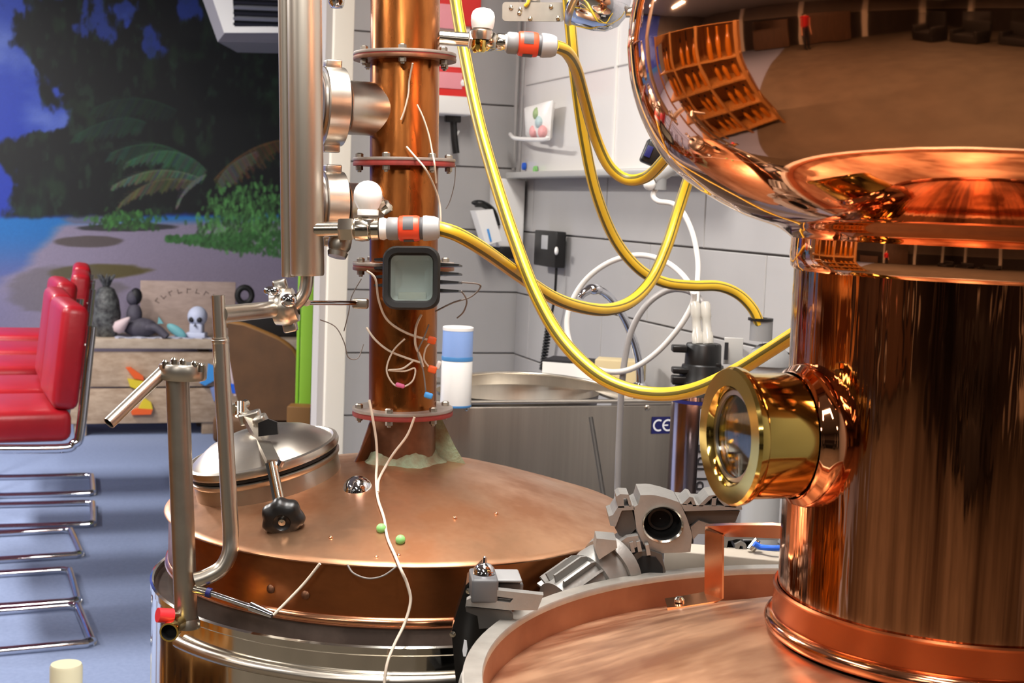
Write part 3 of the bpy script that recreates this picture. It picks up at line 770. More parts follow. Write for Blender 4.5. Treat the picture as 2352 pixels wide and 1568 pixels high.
prof_k = [(.0005, -.014), (.017, -.014), (.024, -.010), (.0265, -.002), (.0255, .007), (.020, .012), (.011, .013), (.009, .010), (.0005, .010)]
for (r, z) in prof_k:
    for k in range(N):
        a = 2 * math.pi * k / N; lob = 1 + (.06 * math.cos(7 * a) if r > .012 else 0)
        v.append((r * lob * math.cos(a), r * lob * math.sin(a), z))
for i in range(len(prof_k) - 1):
    for k in range(N): f.append((i * N + k, i * N + (k + 1) % N, (i + 1) * N + (k + 1) % N, (i + 1) * N + k))
m.raw(v, f, FK); kn = m.build('star_knob', 'black_plastic', ls, 60)
m = MB(); m.lathe([(.0045, .008), (.0045, .0125), (.0005, .013)], FK, 12); m.build('knob_nut', 'nickel', kn)

# ------------------------------------------------------------------ condenser and its pipes
cd = thing('steel_condenser', 'vertical stainless steel condenser tube beside the copper column', 'condenser', P(705, 640, 1.84))
Yc = 1.80
p0 = P(706, 634, Yc); p1 = P(696, -300, Yc)
m = MB(); rc = S(39, Yc); L = (p1 - p0).length; F = frame(p0, p1 - p0)
m.lathe([(.0005, .001), (rc * .96, .001), (rc, .004), (rc, L - .004), (rc * .96, L), (.0005, L)], F, 64); m.build('shell', 'steel_satin', cd, 40)
q0 = P(663, 636, Yc + .02); q1 = P(652, -300, Yc + .02); F = frame(q0, q1 - q0); L = (q1 - q0).length; r2 = S(17, Yc)
m = MB(); m.lathe([(.0005, 0), (r2 * .94, 0), (r2, .003), (r2, L), (.0005, L)], F, 40); m.build('return_tube', 'steel_satin', cd, 40)
m = MB(); m.tube([P(706, 628, Yc), P(704, 652, Yc), P(697, 676, Yc), P(680, 697, Yc), P(655, 706, Yc), P(640, 709, Yc)], S(15, Yc), 20, smooth=6); m.build('elbow', 'steel', cd, 60)
# clamp union
cc = P(655, 704, Yc); du = (P(610, 713, Yc) - P(690, 696, Yc)).normalized(); FU = frame(cc, du, (0, 0, 1))
m = MB(); m.lathe([(.014, -.016), (.022, -.014), (.0235, -.006), (.025, -.004), (.025, .006), (.023, .009), (.021, .016), (.0125, .018)], FU, 32); un = m.build('clamp_union', 'steel', cd, 40)
m = MB(); m.box((.028, 0, .0), (.016, .014, .018), FU, bev=.003); m.build('clamp_hinge', 'steel', un)
m = MB(); m.box((-.027, .004, .0), (.014, .016, .018), FU, bev=.003); m.build('clamp_hinge', 'steel', un)
m = MB(); m.sphere(cc + Vector((.008, -.024, .010)), .009, 16, 10, (1.2, .7, 1)); m.build('wing_nut', 'chrome', un)
m = MB(); m.sphere(cc + Vector((-.014, -.02, .021)), .008, 16, 10, (1.4, .7, .8)); m.build('wing_nut', 'chrome', un)
# horizontal pipe to the outlet pipe
Yd = 1.66
m = MB(); m.cyl(P(640, 709, Yc), P(505, 722, Yd), S(19, Yc), n=32); m.build('outlet_pipe', 'steel', cd, 60)
# drip pipe (upright, thin, bent at the foot)
dpv = thing('steel_drip_pipe', 'slim upright steel pipe with bent foot, in front of the round lid', 'pipe', P(500, 1300, 1.66))
Yd = 1.66
pp = [P(501, 678, Yd), P(506, 780, Yd)]
m = MB(); F = frame(pp[0], pp[1] - pp[0]); r_ = S(15.5, Yd)
m.lathe([(r_ * .82, .01), (r_ * .82, 0), (r_, 0), (r_, (pp[1] - pp[0]).length)], F, 28); m.build('upper_tube', 'steel', dpv, 40)
m = MB(); m.tube([P(506, 775, Yd), P(512, 900, Yd), P(518, 1000, Yd), P(526, 1150, Yd), P(530, 1225, Yd), P(528, 1268, Yd - .003), P(510, 1303, Yd - .006), P(478, 1323, Yd - .01), P(450, 1333, Yd - .012)], S(19, Yd), 28, smooth=6); m.build('lower_tube', 'steel', dpv, 60)
m = MB(); F = frame(pp[1], pp[1] - pp[0]); m.lathe([(r_, -.002), (S(20, Yd), 0), (S(20, Yd), .003), (S(18, Yd), .006)], F, 28); m.build('joint_ring', 'steel', dpv, 40)
# spirit tap stand
tp = thing('steel_tap_stand', 'upright steel tap stand with angled open spout and clamp head', 'tap', P(428, 1435, 1.66))
Yt = 1.66
m = MB(); m.cyl(P(407, 850, Yt), P(428, 1432, Yt), S(27, Yt), n=40); m.build('stand_pipe', 'steel_dull', tp, 60)
m = MB(); hb = P(408, 850, Yt); F = frame(P(420, 851, Yt), (0, 0, 1), (1, 0, .05))
m.lathe([(.0005, -.011), (.024, -.011), (.0255, -.009), (.0255, .006), (.024, .0085), (.0005, .009)], T(P(420, 851, Yt)) @ Matrix.Diagonal((1.12, .8, 1, 1)), 40); hd = m.build('clamp_head', 'steel', tp, 40)
for px, py in ((380, 834), (400, 829), (420, 831), (447, 836), (462, 842)):
    m = MB(); c = P(px, py, Yt - .012); m.lathe([(.004, -.006), (.004, .002), (.002, .004), (.0003, .004)], T(c), 8); m.build('head_bolt', 'nickel', hd)
m = MB(); a_ = P(372, 856, Yt - .004); b_ = P(250, 972, Yt - .06); F = frame(a_, b_ - a_); L = (b_ - a_).length; r_ = S(14.5, Yt)
m.lathe([(r_, -.008), (r_, L), (r_ * .86, L), (r_ * .86, L - .05), (.0005, L - .05)], F, 32); sp = m.build('spout', 'steel', tp, 40)
m = MB(); m.lathe([(r_ * .85, L - .001), (r_ * .85, L - .045), (.0005, L - .045)], F, 32); m.build('spout_bore', 'dark_void', sp, 40)
m = MB(); m.lathe([(.0005, 0), (S(30, Yt), 0), (S(30, Yt), .006), (S(26, Yt), .012)], T(P(430, 1440, Yt)), 32, True); m.build('foot_ring', 'steel_dull', tp, 40)
m = MB(); m.cyl(P(396, 1414, Yt - .02), P(362, 1412, Yt - .03), .0088, n=20); m.build('red_cap', 'red_cap', tp, 40)
m = MB(); m.cyl(P(412, 1414, Yt - .01), P(394, 1414, Yt - .02), .005, n=14); m.build('cap_stem', 'nickel', tp, 40)
m = MB(); a_ = P(412, 1428, Yt - .01); b_ = P(388, 1452, Yt - .05); F = frame(b_, a_ - b_); L = (a_ - b_).length
m.lathe([(.0095, 0), (.0115, 0), (.0115, .012), (.0095, .016), (.0095, L)], F, 28); m.build('drain_socket', 'brass', tp, 40)
m = MB(); m.lathe([(.0095, .0005), (.009, .012), (.0005, .012)], F, 28); m.build('drain_bore', 'dark_void', tp, 40)
# probe clamped to the jacket rim
pb = thing('steel_probe', 'thin chrome temperature probe lying along the jacket rim', 'probe', P(450, 1352, 1.64))
m = MB(); m.cyl(P(447, 1351, 1.645), P(475, 1359, 1.642), .0055, n=16); m.build('probe_head', 'nickel', pb)
m = MB(); m.cyl(P(475, 1359, 1.642), P(485, 1362, 1.641), .006, n=16); m.build('probe_ring', 'blue_label', pb)
m = MB(); m.cyl(P(484, 1361, 1.641), P(580, 1394, 1.63), .0036, n=14); m.build('probe_rod', 'chrome', pb)
m = MB(); m.cyl(P(576, 1391, 1.631), P(626, 1412, 1.622), .0062, .004, n=14); m.build('probe_tip', 'chrome', pb)

# ------------------------------------------------------------------ water taps with quick hose couplings
def coupling(par, o_, d, sc=1.0):
    F = frame(o_, d)
    def seg(prof, nm, mt): return MB().lathe([(r * sc, z * sc) for r, z in prof], F, 36).build(nm, mt, par, 40)
    seg([(.0005, 0), (.0145, 0), (.0165, .003), (.0165, .015), (.0155, .017)], 'coupling_nut', 'grey_plastic')
    a = seg([(.0155, .017), (.0182, .019), (.0188, .024), (.0188, .043), (.0178, .047), (.016, .048)], 'coupling_sleeve', 'orange_plastic')
    # grey grip inlay on the sleeve
    for aa in (R_(-90), R_(30), R_(150)):
        v = []; f = []
        n = 8
        for j in range(n + 1):
            an = aa + R_(-34) + R_(68) * j / n
            for zz_ in (.0245, .0395): v.append((.0193 * sc * math.cos(an), .0193 * sc * math.sin(an), zz_ * sc))
        for j in range(n): f.append((j * 2, j * 2 + 2, j * 2 + 3, j * 2 + 1))
        MB().raw(v, f, F).build('sleeve_grip', 'grey_plastic_dark', a, 60)
    seg([(.0155, .047), (.0162, .048), (.0162, .052), (.0145, .053)], 'coupling_gap', 'grey_plastic_dark')
    seg([(.0145, .052), (.0182, .053), (.0186, .057), (.0172, .069), (.0145, .0755), (.010, .077), (.0005, .077)], 'coupling_collar', 'grey_plastic_light')
t1 = thing('water_tap', 'ball valve tap with white knob joined to the condenser, grey and orange hose coupling', 'tap', P(800, 525, 1.80))
Yw = 1.79
A_ = P(728, 527, Yw); dv = (P(900, 524, Yw) - P(728, 526, Yw)).normalized()
def at(k): return A_ + dv * S(k, Yw)
def lat(par, nm, mt, o_, d, prof, n=32, sm=40): return MB().lathe(prof, frame(o_, d), n).build(nm, mt, par, sm)
lat(t1, 'inlet_pipe', 'nickel', at(-5), dv, [(S(17, Yw), 0), (S(17, Yw), S(58, Yw)), (S(12, Yw), S(60, Yw))])
lat(t1, 'hex_nut', 'nickel', at(50), dv, [(.0005, 0), (S(26, Yw), 0), (S(28, Yw), .003), (S(28, Yw), S(32, Yw)), (S(25, Yw), S(36, Yw)), (.0005, S(36, Yw))], 6, 20)
lat(t1, 'valve_body', 'nickel', at(84), dv, [(.012, 0), (.0155, .003), (.0165, .011), (.0155, .019), (.012, .022), (.0145, .023), (.0145, .032), (.0005, .033)])
lat(t1, 'thread_seal', 'white_plastic', at(144), dv, [(.0005, 0), (.0135, 0), (.0145, .005), (.0125, .010), (.0005, .010)])
sb = P(846, 515, Yw)
lat(t1, 'valve_stem', 'steel', sb, (0, 0, 1), [(.013, -.006), (.013, .006), (.011, .008)])
lat(t1, 'white_knob', 'white_enamel', P(845, 494, Yw), (-.02, 0, 1), [(.0005, 0), (.0135, 0), (.0138, .006), (.0125, .0075), (.0150, .012), (.0172, .017), (.0184, .0235), (.0178, .030), (.0155, .036), (.0115, .0405), (.006, .0432), (.0003, .044)], 40, 60)
lat(t1, 'packing_gland', 'steel_dull', P(783, 546, Yw + .02), (-.15, -.3, -1), [(.0005, -.004), (.014, -.004), (.015, .004), (.015, .012), (.012, .018), (.0135, .020), (.012, .026), (.0005, .027)])
lat(t1, 'lever_pin', 'nickel', P(878, 480, Yw + .012), (.7, -.2, .5), [(.0005, 0), (.009, 0), (.009, .010), (.005, .013), (.0005, .013)])
coupling(t1, at(160), dv, S(122, Yw) / .077)
t2 = thing('water_tap', 'tap with white knob on the right of the copper column, orange coupling near the top', 'tap', P(1080, 90, 1.95))
Yw2 = 1.96; A2 = P(1004, 86, Yw2); dv2 = (P(1270, 106, Yw2 + .02) - P(1004, 86, Yw2)).normalized()
def at2(k): return A2 + dv2 * S(k, Yw2)
lat(t2, 'inlet_pipe', 'nickel', at2(0), dv2, [(S(16, Yw2), 0), (S(16, Yw2), S(75, Yw2)), (.006, S(76, Yw2))])
lat(t2, 'hex_nut', 'nickel', at2(70), dv2, [(.0005, 0), (S(20, Yw2), 0), (S(22, Yw2), .003), (S(22, Yw2), .018), (.0005, .02)], 6, 20)
lat(t2, 'valve_body', 'nickel', at2(98), dv2, [(.0115, 0), (.0135, .003), (.0142, .012), (.0125, .02), (.0105, .022), (.012, .024), (.012, .034), (.0005, .035)])
lat(t2, 'thread_seal', 'white_plastic', at2(150), dv2, [(.0005, 0), (.0115, 0), (.0115, .006), (.0005, .006)])
lat(t2, 'valve_stem', 'steel', P(1106, 82, Yw2), (0, 0, 1), [(.014, -.006), (.0155, .002), (.0155, .006), (.012, .010)])
lat(t2, 'white_knob', 'white_enamel', P(1108, 66, Yw2), (.02, 0, 1), [(.0005, 0), (.0145, 0), (.0155, .004), (.0165, .010), (.0165, .017), (.0145, .023), (.010, .027), (.0003, .029)], 40, 60)
lat(t2, 'bonnet', 'brass', P(1100, 100, Yw2), (0, 0, -1), [(.0005, -.004), (.011, -.004), (.011, .008), (.008, .012), (.0005, .012)])
coupling(t2, at2(158), dv2, S(116, Yw2) / .077)
# thin level rod between union and column
lr = thing('steel_rod', 'short thin steel rod from the clamp union to the column', 'rod', P(705, 697, 1.82))
m = MB(); m.cyl(P(702, 695, 1.815), P(820, 696, 1.90), .0032, n=12); m.build('rod', 'chrome', lr)
m = MB(); m.sphere(P(704, 694, 1.815), .0052, 14, 10); m.build('rod_end', 'white_plastic', lr)
m = MB(); m.box((0, 0, 0), (.022, .014, .014), T(P(828, 697, 1.905)), bev=.003); m.build('rod_clip', 'steel_dull', lr)

# ------------------------------------------------------------------ work lamp on the column
wl = thing('flood_lamp', 'square black flood lamp with cooling fins clipped to the copper column', 'lamp', P(945, 640, 1.86))
Yf = 1.845
fc_ = P(945, 638, Yf); nf = Vector((-.06, -1, .10)).normalized(); FL = frame(fc_, nf, (1, 0, .03))
def rrect(w_, h_, r, n=6):
    pts = []
    for cx_, cy_, a0 in ((w_ / 2 - r, h_ / 2 - r, 0), (-w_ / 2 + r, h_ / 2 - r, 90), (-w_ / 2 + r, -h_ / 2 + r, 180), (w_ / 2 - r, -h_ / 2 + r, 270)):
        for k in range(n + 1):
            a = R_(a0 + 90 * k / n); pts.append((cx_ + r * math.cos(a), cy_ + r * math.sin(a)))
    return pts
def loft(rings, caps=(False, False)):
    v = []; f = []; n = len(rings[0][0])
    for pts, z in rings: v += [(x, y, z) for x, y in pts]
    for i in range(len(rings) - 1):
        for k in range(n): f.append((i * n + k, i * n + (k + 1) % n, (i + 1) * n + (k + 1) % n, (i + 1) * n + k))
    if caps[0]: f.append(tuple(reversed(range(n))))
    if caps[1]: f.append(tuple((len(rings) - 1) * n + k for k in range(n)))
    return v, f
W, H_ = S(132, Yf), S(146, Yf); k_ = S(1, Yf)
m = MB(); v, f = loft([(rrect(W * .86, H_ * .86, 18 * k_), -.03), (rrect(W * .97, H_ * .97, 26 * k_), -.012), (rrect(W, H_, 32 * k_), -.004), (rrect(W, H_, 32 * k_), .004), (rrect(W * .94, H_ * .94, 30 * k_), .008), (rrect(W * .80, H_ * .78, 22 * k_), .007), (rrect(W * .75, H_ * .72, 16 * k_), .002), (rrect(W * .74, H_ * .71, 14 * k_), -.006)], (True, False))
m.raw(v, f, FL); hs = m.build('lamp_housing', 'black_rubber', wl, 50)
m = MB(); v, f = loft([(rrect(W * .745, H_ * .715, 14 * k_), -.004), (rrect(W * .62, H_ * .58, 10 * k_), -.016), (rrect(W * .40, H_ * .30, 8 * k_), -.022)], (False, True)); m.raw(v, f, FL); m.build('reflector', 'reflector', wl, 30)
m = MB(); m.prism(rrect(W * .74, H_ * .71, 14 * k_), .0015, FL @ T((0, 0, -.003))); m.build('lamp_glass', 'glass', wl, 30)
m = MB(); m.box((0, -H_ * .28, -.011), (W * .5, .010, .006), FL, bev=.002); m.build('led_strip', 'white_enamel', wl)
for s_ in (-1, 1):
    for j in range(4):
        m = MB(); y_ = (-26 + 20 * j) * k_ - 2 * k_ - (18 * k_ if s_ > 0 else 6 * k_) + 18 * k_
        m.raw(*loft([([(s_ * W * .38, y_ - .0022), (s_ * (W * .5 + S(44 if s_ > 0 else 30, Yf)), y_ - .0012), (s_ * (W * .5 + S(44 if s_ > 0 else 30, Yf)), y_ + .0012), (s_ * W * .38, y_ + .0035)][::s_], -.045 + .0), ([(s_ * W * .38, y_ - .0022), (s_ * (W * .5 + S(40 if s_ > 0 else 26, Yf)), y_ - .0012), (s_ * (W * .5 + S(40 if s_ > 0 else 26, Yf)), y_ + .0012), (s_ * W * .38, y_ + .0035)][::s_], -.018)], (True, True)), FL)
        m.build('cooling_fin', 'black_plastic', wl, 0)
m = MB(); m.box((0, 0, -.034), (.05, .03, .012), FL); m.build('mount_bracket', 'black_plastic', wl, 0)

# ------------------------------------------------------------------ thin wires and their plugs
def wire(name, label, pts, r, mt='wire_beige', cat='wire', sm=8, grp=None):
    m = MB(); q = [P(x, y, Y) for x, y, Y in pts]; m.tube(q, r, 6, smooth=sm)
    o = m.build(name, mt, None, 80, org=q[0]); return tag(o, label, cat, grp)
Yk = LY - RC - .003
wire('sensor_wire', 'beige wire running from the flood lamp down to an orange plug', [(842, 622, 1.86), (862, 640, 1.86), (870, 690, 1.87), (890, 735, 1.88), (935, 765, 1.887), (990, 782, 1.895)], .0017)
wire('sensor_wire', 'beige wire slanting across the column into the wire tangle', [(842, 752, 1.90), (862, 780, 1.892), (895, 806, 1.888), (940, 824, 1.886), (965, 832, 1.886)], .0017)
wire('sensor_wire', 'beige wire loop with pink plug hanging on the column', [(930, 778, 1.884), (903, 806, 1.884), (888, 848, 1.884), (902, 880, 1.884), (925, 888, 1.884), (948, 874, 1.884), (953, 846, 1.886), (930, 852, 1.884), (892, 850, 1.884), (925, 846, 1.882), (952, 826, 1.886)], .0013)
wire('sensor_wire', 'pair wire hanging from the lamp into the tangle beside the loop', [(968, 722, 1.888), (956, 750, 1.886), (954, 790, 1.885), (966, 820, 1.887), (972, 842, 1.89)], .0019)
wire('sensor_wire', 'short curved wire between the two orange plugs', [(990, 785, 1.893), (978, 800, 1.89), (974, 825, 1.89), (985, 842, 1.893)], .0013)
wire('sensor_wire', 'dark thin wire looping beside the orange plugs down to the blue plug', [(985, 745, 1.893), (974, 775, 1.89), (960, 810, 1.885), (972, 850, 1.888), (977, 890, 1.89), (978, 905, 1.893)], .0012, 'wire_grey')
def wire3(label, q, r, mt='wire_beige'):
    m = MB(); m.tube(q, r, 6, smooth=8); return tag(m.build('sensor_wire', mt, None, 80, org=q[0]), label, 'wire')
_od = lambda x, y: on_dome(x, y) + Vector((0, -.0015, .0035))
wire3('long pale wire hanging from the bottom flange over the dome and jacket',
      [P(848, 918, 1.862), P(856, 960, 1.862), P(864, 1010, 1.868), P(866, 1060, 1.868), _od(864, 1105), _od(868, 1150), _od(882, 1195), _od(890, 1240), _od(908, 1282), P(920, 1306, 1.612), P(935, 1340, 1.612), P(943, 1380, 1.612), P(930, 1430, 1.606), P(905, 1482, 1.592), P(888, 1530, 1.580), P(880, 1600, 1.575)], .0019)
wire3('pale wire dropping from the bottom flange to the steel ball cap',
      [P(952, 958, 1.868), P(935, 1000, 1.872), P(905, 1040, 1.876), P(885, 1072, 1.876), _od(870, 1108), _od(868, 1135)], .0019)
wire('sensor_wire', 'thin wire drooping below the dome rim beside the long pale wire', [(798, 1296, 1.618), (812, 1316, 1.612), (845, 1328, 1.610), (880, 1322, 1.608), (912, 1300, 1.610)], .0012, 'wire_grey')
wire('sensor_wire', 'straight pale wire from the probe tip up to the dome rim', [(628, 1412, 1.618), (660, 1380, 1.622), (700, 1338, 1.625), (735, 1294, 1.622)], .0019)
wire('sensor_wire', 'fine wire hanging below the topmost flange on the column front', [(948, 145, 1.880), (940, 185, 1.890), (938, 215, 1.892), (930, 250, 1.892), (921, 275, 1.893)], .0013)
wire('sensor_wire', 'fine wire across the middle of the column past the second flange', [(958, 240, 1.888), (972, 270, 1.888), (985, 310, 1.889), (993, 350, 1.885), (998, 375, 1.868), (1002, 420, 1.88)], .0013)
wire('sensor_wire', 'fine wire crossing the second flange and falling to the hose coupling', [(934, 337, 1.890), (952, 358, 1.88), (975, 385, 1.866), (994, 420, 1.885), (1008, 460, 1.90), (1012, 500, 1.90), (1010, 540, 1.90)], .0015)
wire('sensor_wire', 'dark thin wire looping right of the flood lamp', [(1060, 648, 1.86), (1098, 652, 1.87), (1102, 662, 1.875), (1080, 682, 1.88), (1040, 695, 1.885), (1000, 715, 1.888)], .0012, 'wire_grey')
wire('sensor_wire', 'dark thin wire hanging from the lamp fins towards the spray can', [(1060, 668, 1.86), (1072, 690, 1.87), (1065, 715, 1.885), (1050, 730, 1.90)], .0011, 'wire_grey')
wire('sensor_wire', 'hair thin wire hanging left of the column before the cream trim', [(830, 640, 1.90), (808, 680, 1.91), (800, 720, 1.92), (790, 760, 1.93)], .0008, 'wire_grey')
wire('sensor_wire', 'hair thin wire drooping under the steel rod by the cream trim', [(735, 734, 1.85), (770, 750, 1.86), (790, 785, 1.87), (800, 820, 1.88), (822, 822, 1.89), (835, 790, 1.895)], .0008, 'wire_grey')
wire('sensor_wire', 'hair thin wire right of the column above the white dispenser', [(1046, 380, 1.93), (1044, 420, 1.94), (1034, 460, 1.95), (1024, 480, 1.95)], .0007, 'wire_grey')
def plug(name, label, px, py, Y, mt, sz=(.010, .008, .009), cat='plug'):
    m = MB(); m.box((0, 0, 0), sz, T(P(px, py, Y)) @ Matrix.Rotation(.25, 4, 'Y'), bev=.0025); o = m.build(name, mt, None, 40, org=P(px, py, Y)); tag(o, label, cat)
plug('wire_plug', 'upper orange wire plug at the column edge', 992, 781, 1.892, 'orange_toy', (.012, .008, .010))
plug('wire_plug', 'lower orange wire plug just above the bottom flange', 993, 848, 1.892, 'orange_toy', (.012, .008, .010))
plug('wire_plug', 'small white wire plug beside the lower orange one', 1007, 838, 1.90, 'white_plastic', (.006, .006, .012))
plug('wire_plug', 'pink wire plug at the foot of the wire loop', 919, 885, 1.881, 'pink_bead', (.013, .006, .006))
plug('wire_plug', 'blue wire plug standing on the bottom flange', 984, 908, 1.885, 'sky_blue', (.012, .008, .008))
p = on_dome(876, 1219); m = MB(); m.sphere(p + Vector((0, -.003, .004)), .0062, 16, 10); tag(m.build('wire_bead', 'green_bead', None, 60, org=p), 'left green bead on the dome under the long wire', 'bead')
p = on_dome(920, 1245); m = MB(); m.sphere(p + Vector((0, -.003, .004)), .0062, 16, 10); tag(m.build('wire_bead', 'green_bead', None, 60, org=p), 'right green bead on the dome beside the long wire', 'bead')

# ================================================================== YELLOW HOSES
def hose(label, pts, r=.0092):
    m = MB(); q = [P(x, y, Y) for x, y, Y in pts]
    m.tube(q, r, 24, smooth=10, stripes=(1, 2, 8, 14, 15, 20))
    o = m.build('garden_hose', ['hose_yellow', 'hose_stripe'], None, 80, org=q[0]); return tag(o, label, 'hose', 'yellow garden hoses')
hose('yellow striped hose hanging in the longest, lowest loop across the picture to the copper neck',
     [(1030, -140, 2.22), (1046, 0, 2.20), (1072, 150, 2.15), (1102, 290, 2.08), (1142, 430, 2.0), (1185, 560, 1.94), (1232, 680, 1.90), (1290, 780, 1.87), (1365, 855, 1.84), (1440, 893, 1.82), (1520, 905, 1.80), (1600, 893, 1.77), (1690, 852, 1.74), (1770, 803, 1.71), (1850, 752, 1.68), (1960, 690, 1.66)])
hose('yellow striped hose from the lower tap coupling, sagging and rising behind the copper onion',
     [(1005, 524, 1.80), (1050, 538, 1.80), (1110, 573, 1.84), (1190, 630, 1.95), (1265, 680, 2.02), (1330, 704, 2.08), (1395, 711, 2.14), (1450, 692, 2.2), (1495, 645, 2.25), (1530, 570, 2.28), (1556, 490, 2.3), (1582, 410, 2.3), (1620, 300, 2.28), (1650, 120, 2.25)], .0095)
hose('yellow striped hose coming down from the chrome cup and ending in the grey socket',
     [(1300, -60, 2.32), (1310, 60, 2.32), (1322, 180, 2.32), (1342, 320, 2.33), (1368, 440, 2.35), (1410, 545, 2.38), (1465, 615, 2.4), (1525, 648, 2.42), (1590, 656, 2.43), (1650, 657, 2.44), (1695, 675, 2.45), (1728, 708, 2.45), (1745, 745, 2.45)], .0095)
hose('yellow striped hose from the upper tap coupling, hanging in a short loop before the whiteboard',
     [(1272, 105, 2.0), (1300, 118, 2.03), (1322, 155, 2.09), (1342, 225, 2.15), (1366, 310, 2.2), (1398, 380, 2.22), (1440, 412, 2.22), (1485, 406, 2.2), (1522, 372, 2.16), (1560, 320, 2.12), (1600, 230, 2.1)], .0092)

# ================================================================== WHITE TUBING, FILTER, SOCKET
def tubing(name, label, pts, r, mt='tube_white', cat='tube'):
    m = MB(); q = [P(x, y, Y) for x, y, Y in pts]; m.tube(q, r, 14, smooth=10); return tag(m.build(name, mt, None, 80, org=q[0]), label, cat)
tubing('water_tube', 'white water tube from the black wall valve down to the filter fitting',
       [(1512, 425, 2.75), (1500, 448, 2.75), (1512, 462, 2.74), (1545, 468, 2.72), (1570, 490, 2.7), (1592, 540, 2.68), (1603, 600, 2.66), (1602, 650, 2.64), (1600, 700, 2.62)], .0052)
tubing('water_tube', 'white water tube coiled in one big round loop behind the yellow hoses',
       [(1606, 735, 2.63), (1598, 690, 2.63), (1575, 640, 2.66), (1530, 602, 2.70), (1470, 586, 2.72), (1405, 600, 2.74), (1350, 638, 2.75), (1315, 690, 2.75), (1302, 745, 2.74), (1315, 800, 2.72), (1355, 840, 2.70), (1405, 854, 2.68), (1455, 845, 2.66), (1510, 808, 2.64), (1560, 752, 2.62), (1590, 700, 2.61), (1594, 672, 2.6)], .0056)
tubing('water_tube', 'grey white tube leaving the filter and dropping straight down before the sink',
       [(1622, 740, 2.63), (1610, 690, 2.64), (1575, 666, 2.66), (1530, 668, 2.68), (1485, 700, 2.68), (1452, 755, 2.68), (1436, 820, 2.68), (1428, 890, 2.68), (1424, 960, 2.68), (1420, 1060, 2.68), (1418, 1140, 2.68), (1418, 1260, 2.68)], .0062, 'conduit')
wf = thing('water_filter', 'dark chrome water filter cartridge with black head and sideways lettering', 'filter', P(1605, 1300, 2.58))
Yq = 2.58
FQ = frame(P(1590, 1300, Yq), (0, 0, 1), (1, 0, 0)); z0f = FQ.translation.z
def zq(py, px=1608): return P(px, py, Yq).z - z0f
rb = S(68, Yq)
m = MB(); m.lathe([(.0005, 0), (rb * .9, 0), (rb, .01), (rb, zq(905)), (rb * .9, zq(898)), (.0005, zq(898))], FQ, 64); bd = m.build('cartridge', 'filter_chrome', wf, 40)
m = MB(); m.lathe([(rb * 1.02, zq(922)), (rb * 1.02, zq(914))], FQ, 64); m.build('ring_line', 'blue_label', bd, 40)
m = MB(); m.lathe([(rb * 1.0, zq(914)), (rb * 1.0, zq(900)), (rb * .84, zq(880)), (rb * .75, zq(855)), (rb * .70, zq(838)), (.0005, zq(838))], FQ, 48); hd_ = m.build('filter_head', 'black_plastic', wf, 40)
m = MB(); m.lathe([(rb * .69, zq(840)), (rb * .62, zq(835)), (rb * .60, zq(792)), (rb * .56, zq(788)), (.0005, zq(788))], FQ, 48); m.build('head_top', 'black_plastic', hd_, 40)
for px, py, wx, wz in ((1560, 800, 34, 16), (1565, 850, 44, 14), (1560, 872, 36, 20), (1640, 838, 30, 14), (1632, 800, 24, 22)):
    m = MB(); m.box((0, 0, 0), (S(wx, Yq), .03, S(wz, Yq)), T(P(px, py, Yq - .012)), bev=.003); m.build('head_lug', 'black_plastic', hd_)
for px in (1601, 1624):
    m = MB(); a_ = P(px + 2, 790, Yq); m.lathe([(.011, 0), (.011, .02), (.0085, .024), (.0085, .05), (.010, .052), (.010, .075), (.007, .08)], frame(a_, P(px - 4, 700, Yq + .02) - a_), 20, True, True); m.build('clear_fitting', 'clear_plastic', wf, 40)
# lettering climbs the cartridge
cdir_ = Vector((.10, -.995, 0)); Mt = frame(P(1612, 1060, Yq) * 1.0, cdir_, (0, 0, 1))
MB().lathe([(rb * 1.003, zq(1280)), (rb * 1.003, zq(930))], FQ, 8, ang=(R_(-98), R_(-62))).build('label_strip', 'label_grey', bd, 60)
Mt.translation = Vector((FQ.translation.x, FQ.translation.y, 0)) + cdir_ * (rb * 1.003 + .0008) + Vector((0, 0, P(1612, 1072, Yq).z))
text_mesh('SPURE', .038, Mt, 'ink_dark', 'lettering', bd)
# grey socket the third hose runs into, on a wall box
gs = thing('hose_socket', 'grey drain socket with black rim that takes a yellow hose', 'socket', P(1748, 830, 2.46))
m = MB(); m.lathe([(.0005, 0), (S(26, 2.46), 0), (S(26, 2.46), S(46, 2.46)), (.0005, S(46, 2.46))], T(P(1747, 782, 2.46)), 32); m.build('socket_body', 'grey_plastic', gs, 40)
m = MB(); m.lathe([(.012, 0), (S(29, 2.46), 0), (S(29, 2.46), S(6, 2.46)), (.012, S(6, 2.46))], T(P(1747, 736, 2.46)), 32); m.build('socket_rim', 'black_plastic', gs, 40)
m = MB(); m.lathe([(S(52, 2.46), 0), (S(50, 2.46), .012), (S(40, 2.46), .026), (S(24, 2.46), .036), (.0005, .040)], T(P(1765, 838, 2.46)), 40, True); m.build('trap_dome', 'grey_plastic', gs, 60)
m = MB(); c = P(1765, 838, 2.46); m.cyl(c - Vector((0, 0, .5)), c + Vector((0, 0, .002)), S(44, 2.46), n=40); m.build('drain_pipe', 'grey_plastic_light', gs, 60)
fb = thing('filter_bracket', 'pale metal bracket between the filter head and the drain socket', 'bracket', P(1680, 830, 2.62))
m = MB(); m.box((0, 0, 0), (S(44, 2.62), .004, S(62, 2.62)), T(P(1684, 806, 2.62)), bev=.001); m.build('plate', 'board_frame', fb)
m = MB(); m.box((0, 0, 0), (S(8, 2.6), .006, S(40, 2.6)), T(P(1668, 806, 2.61))); m.build('slot', 'ink_dark', fb, 0)
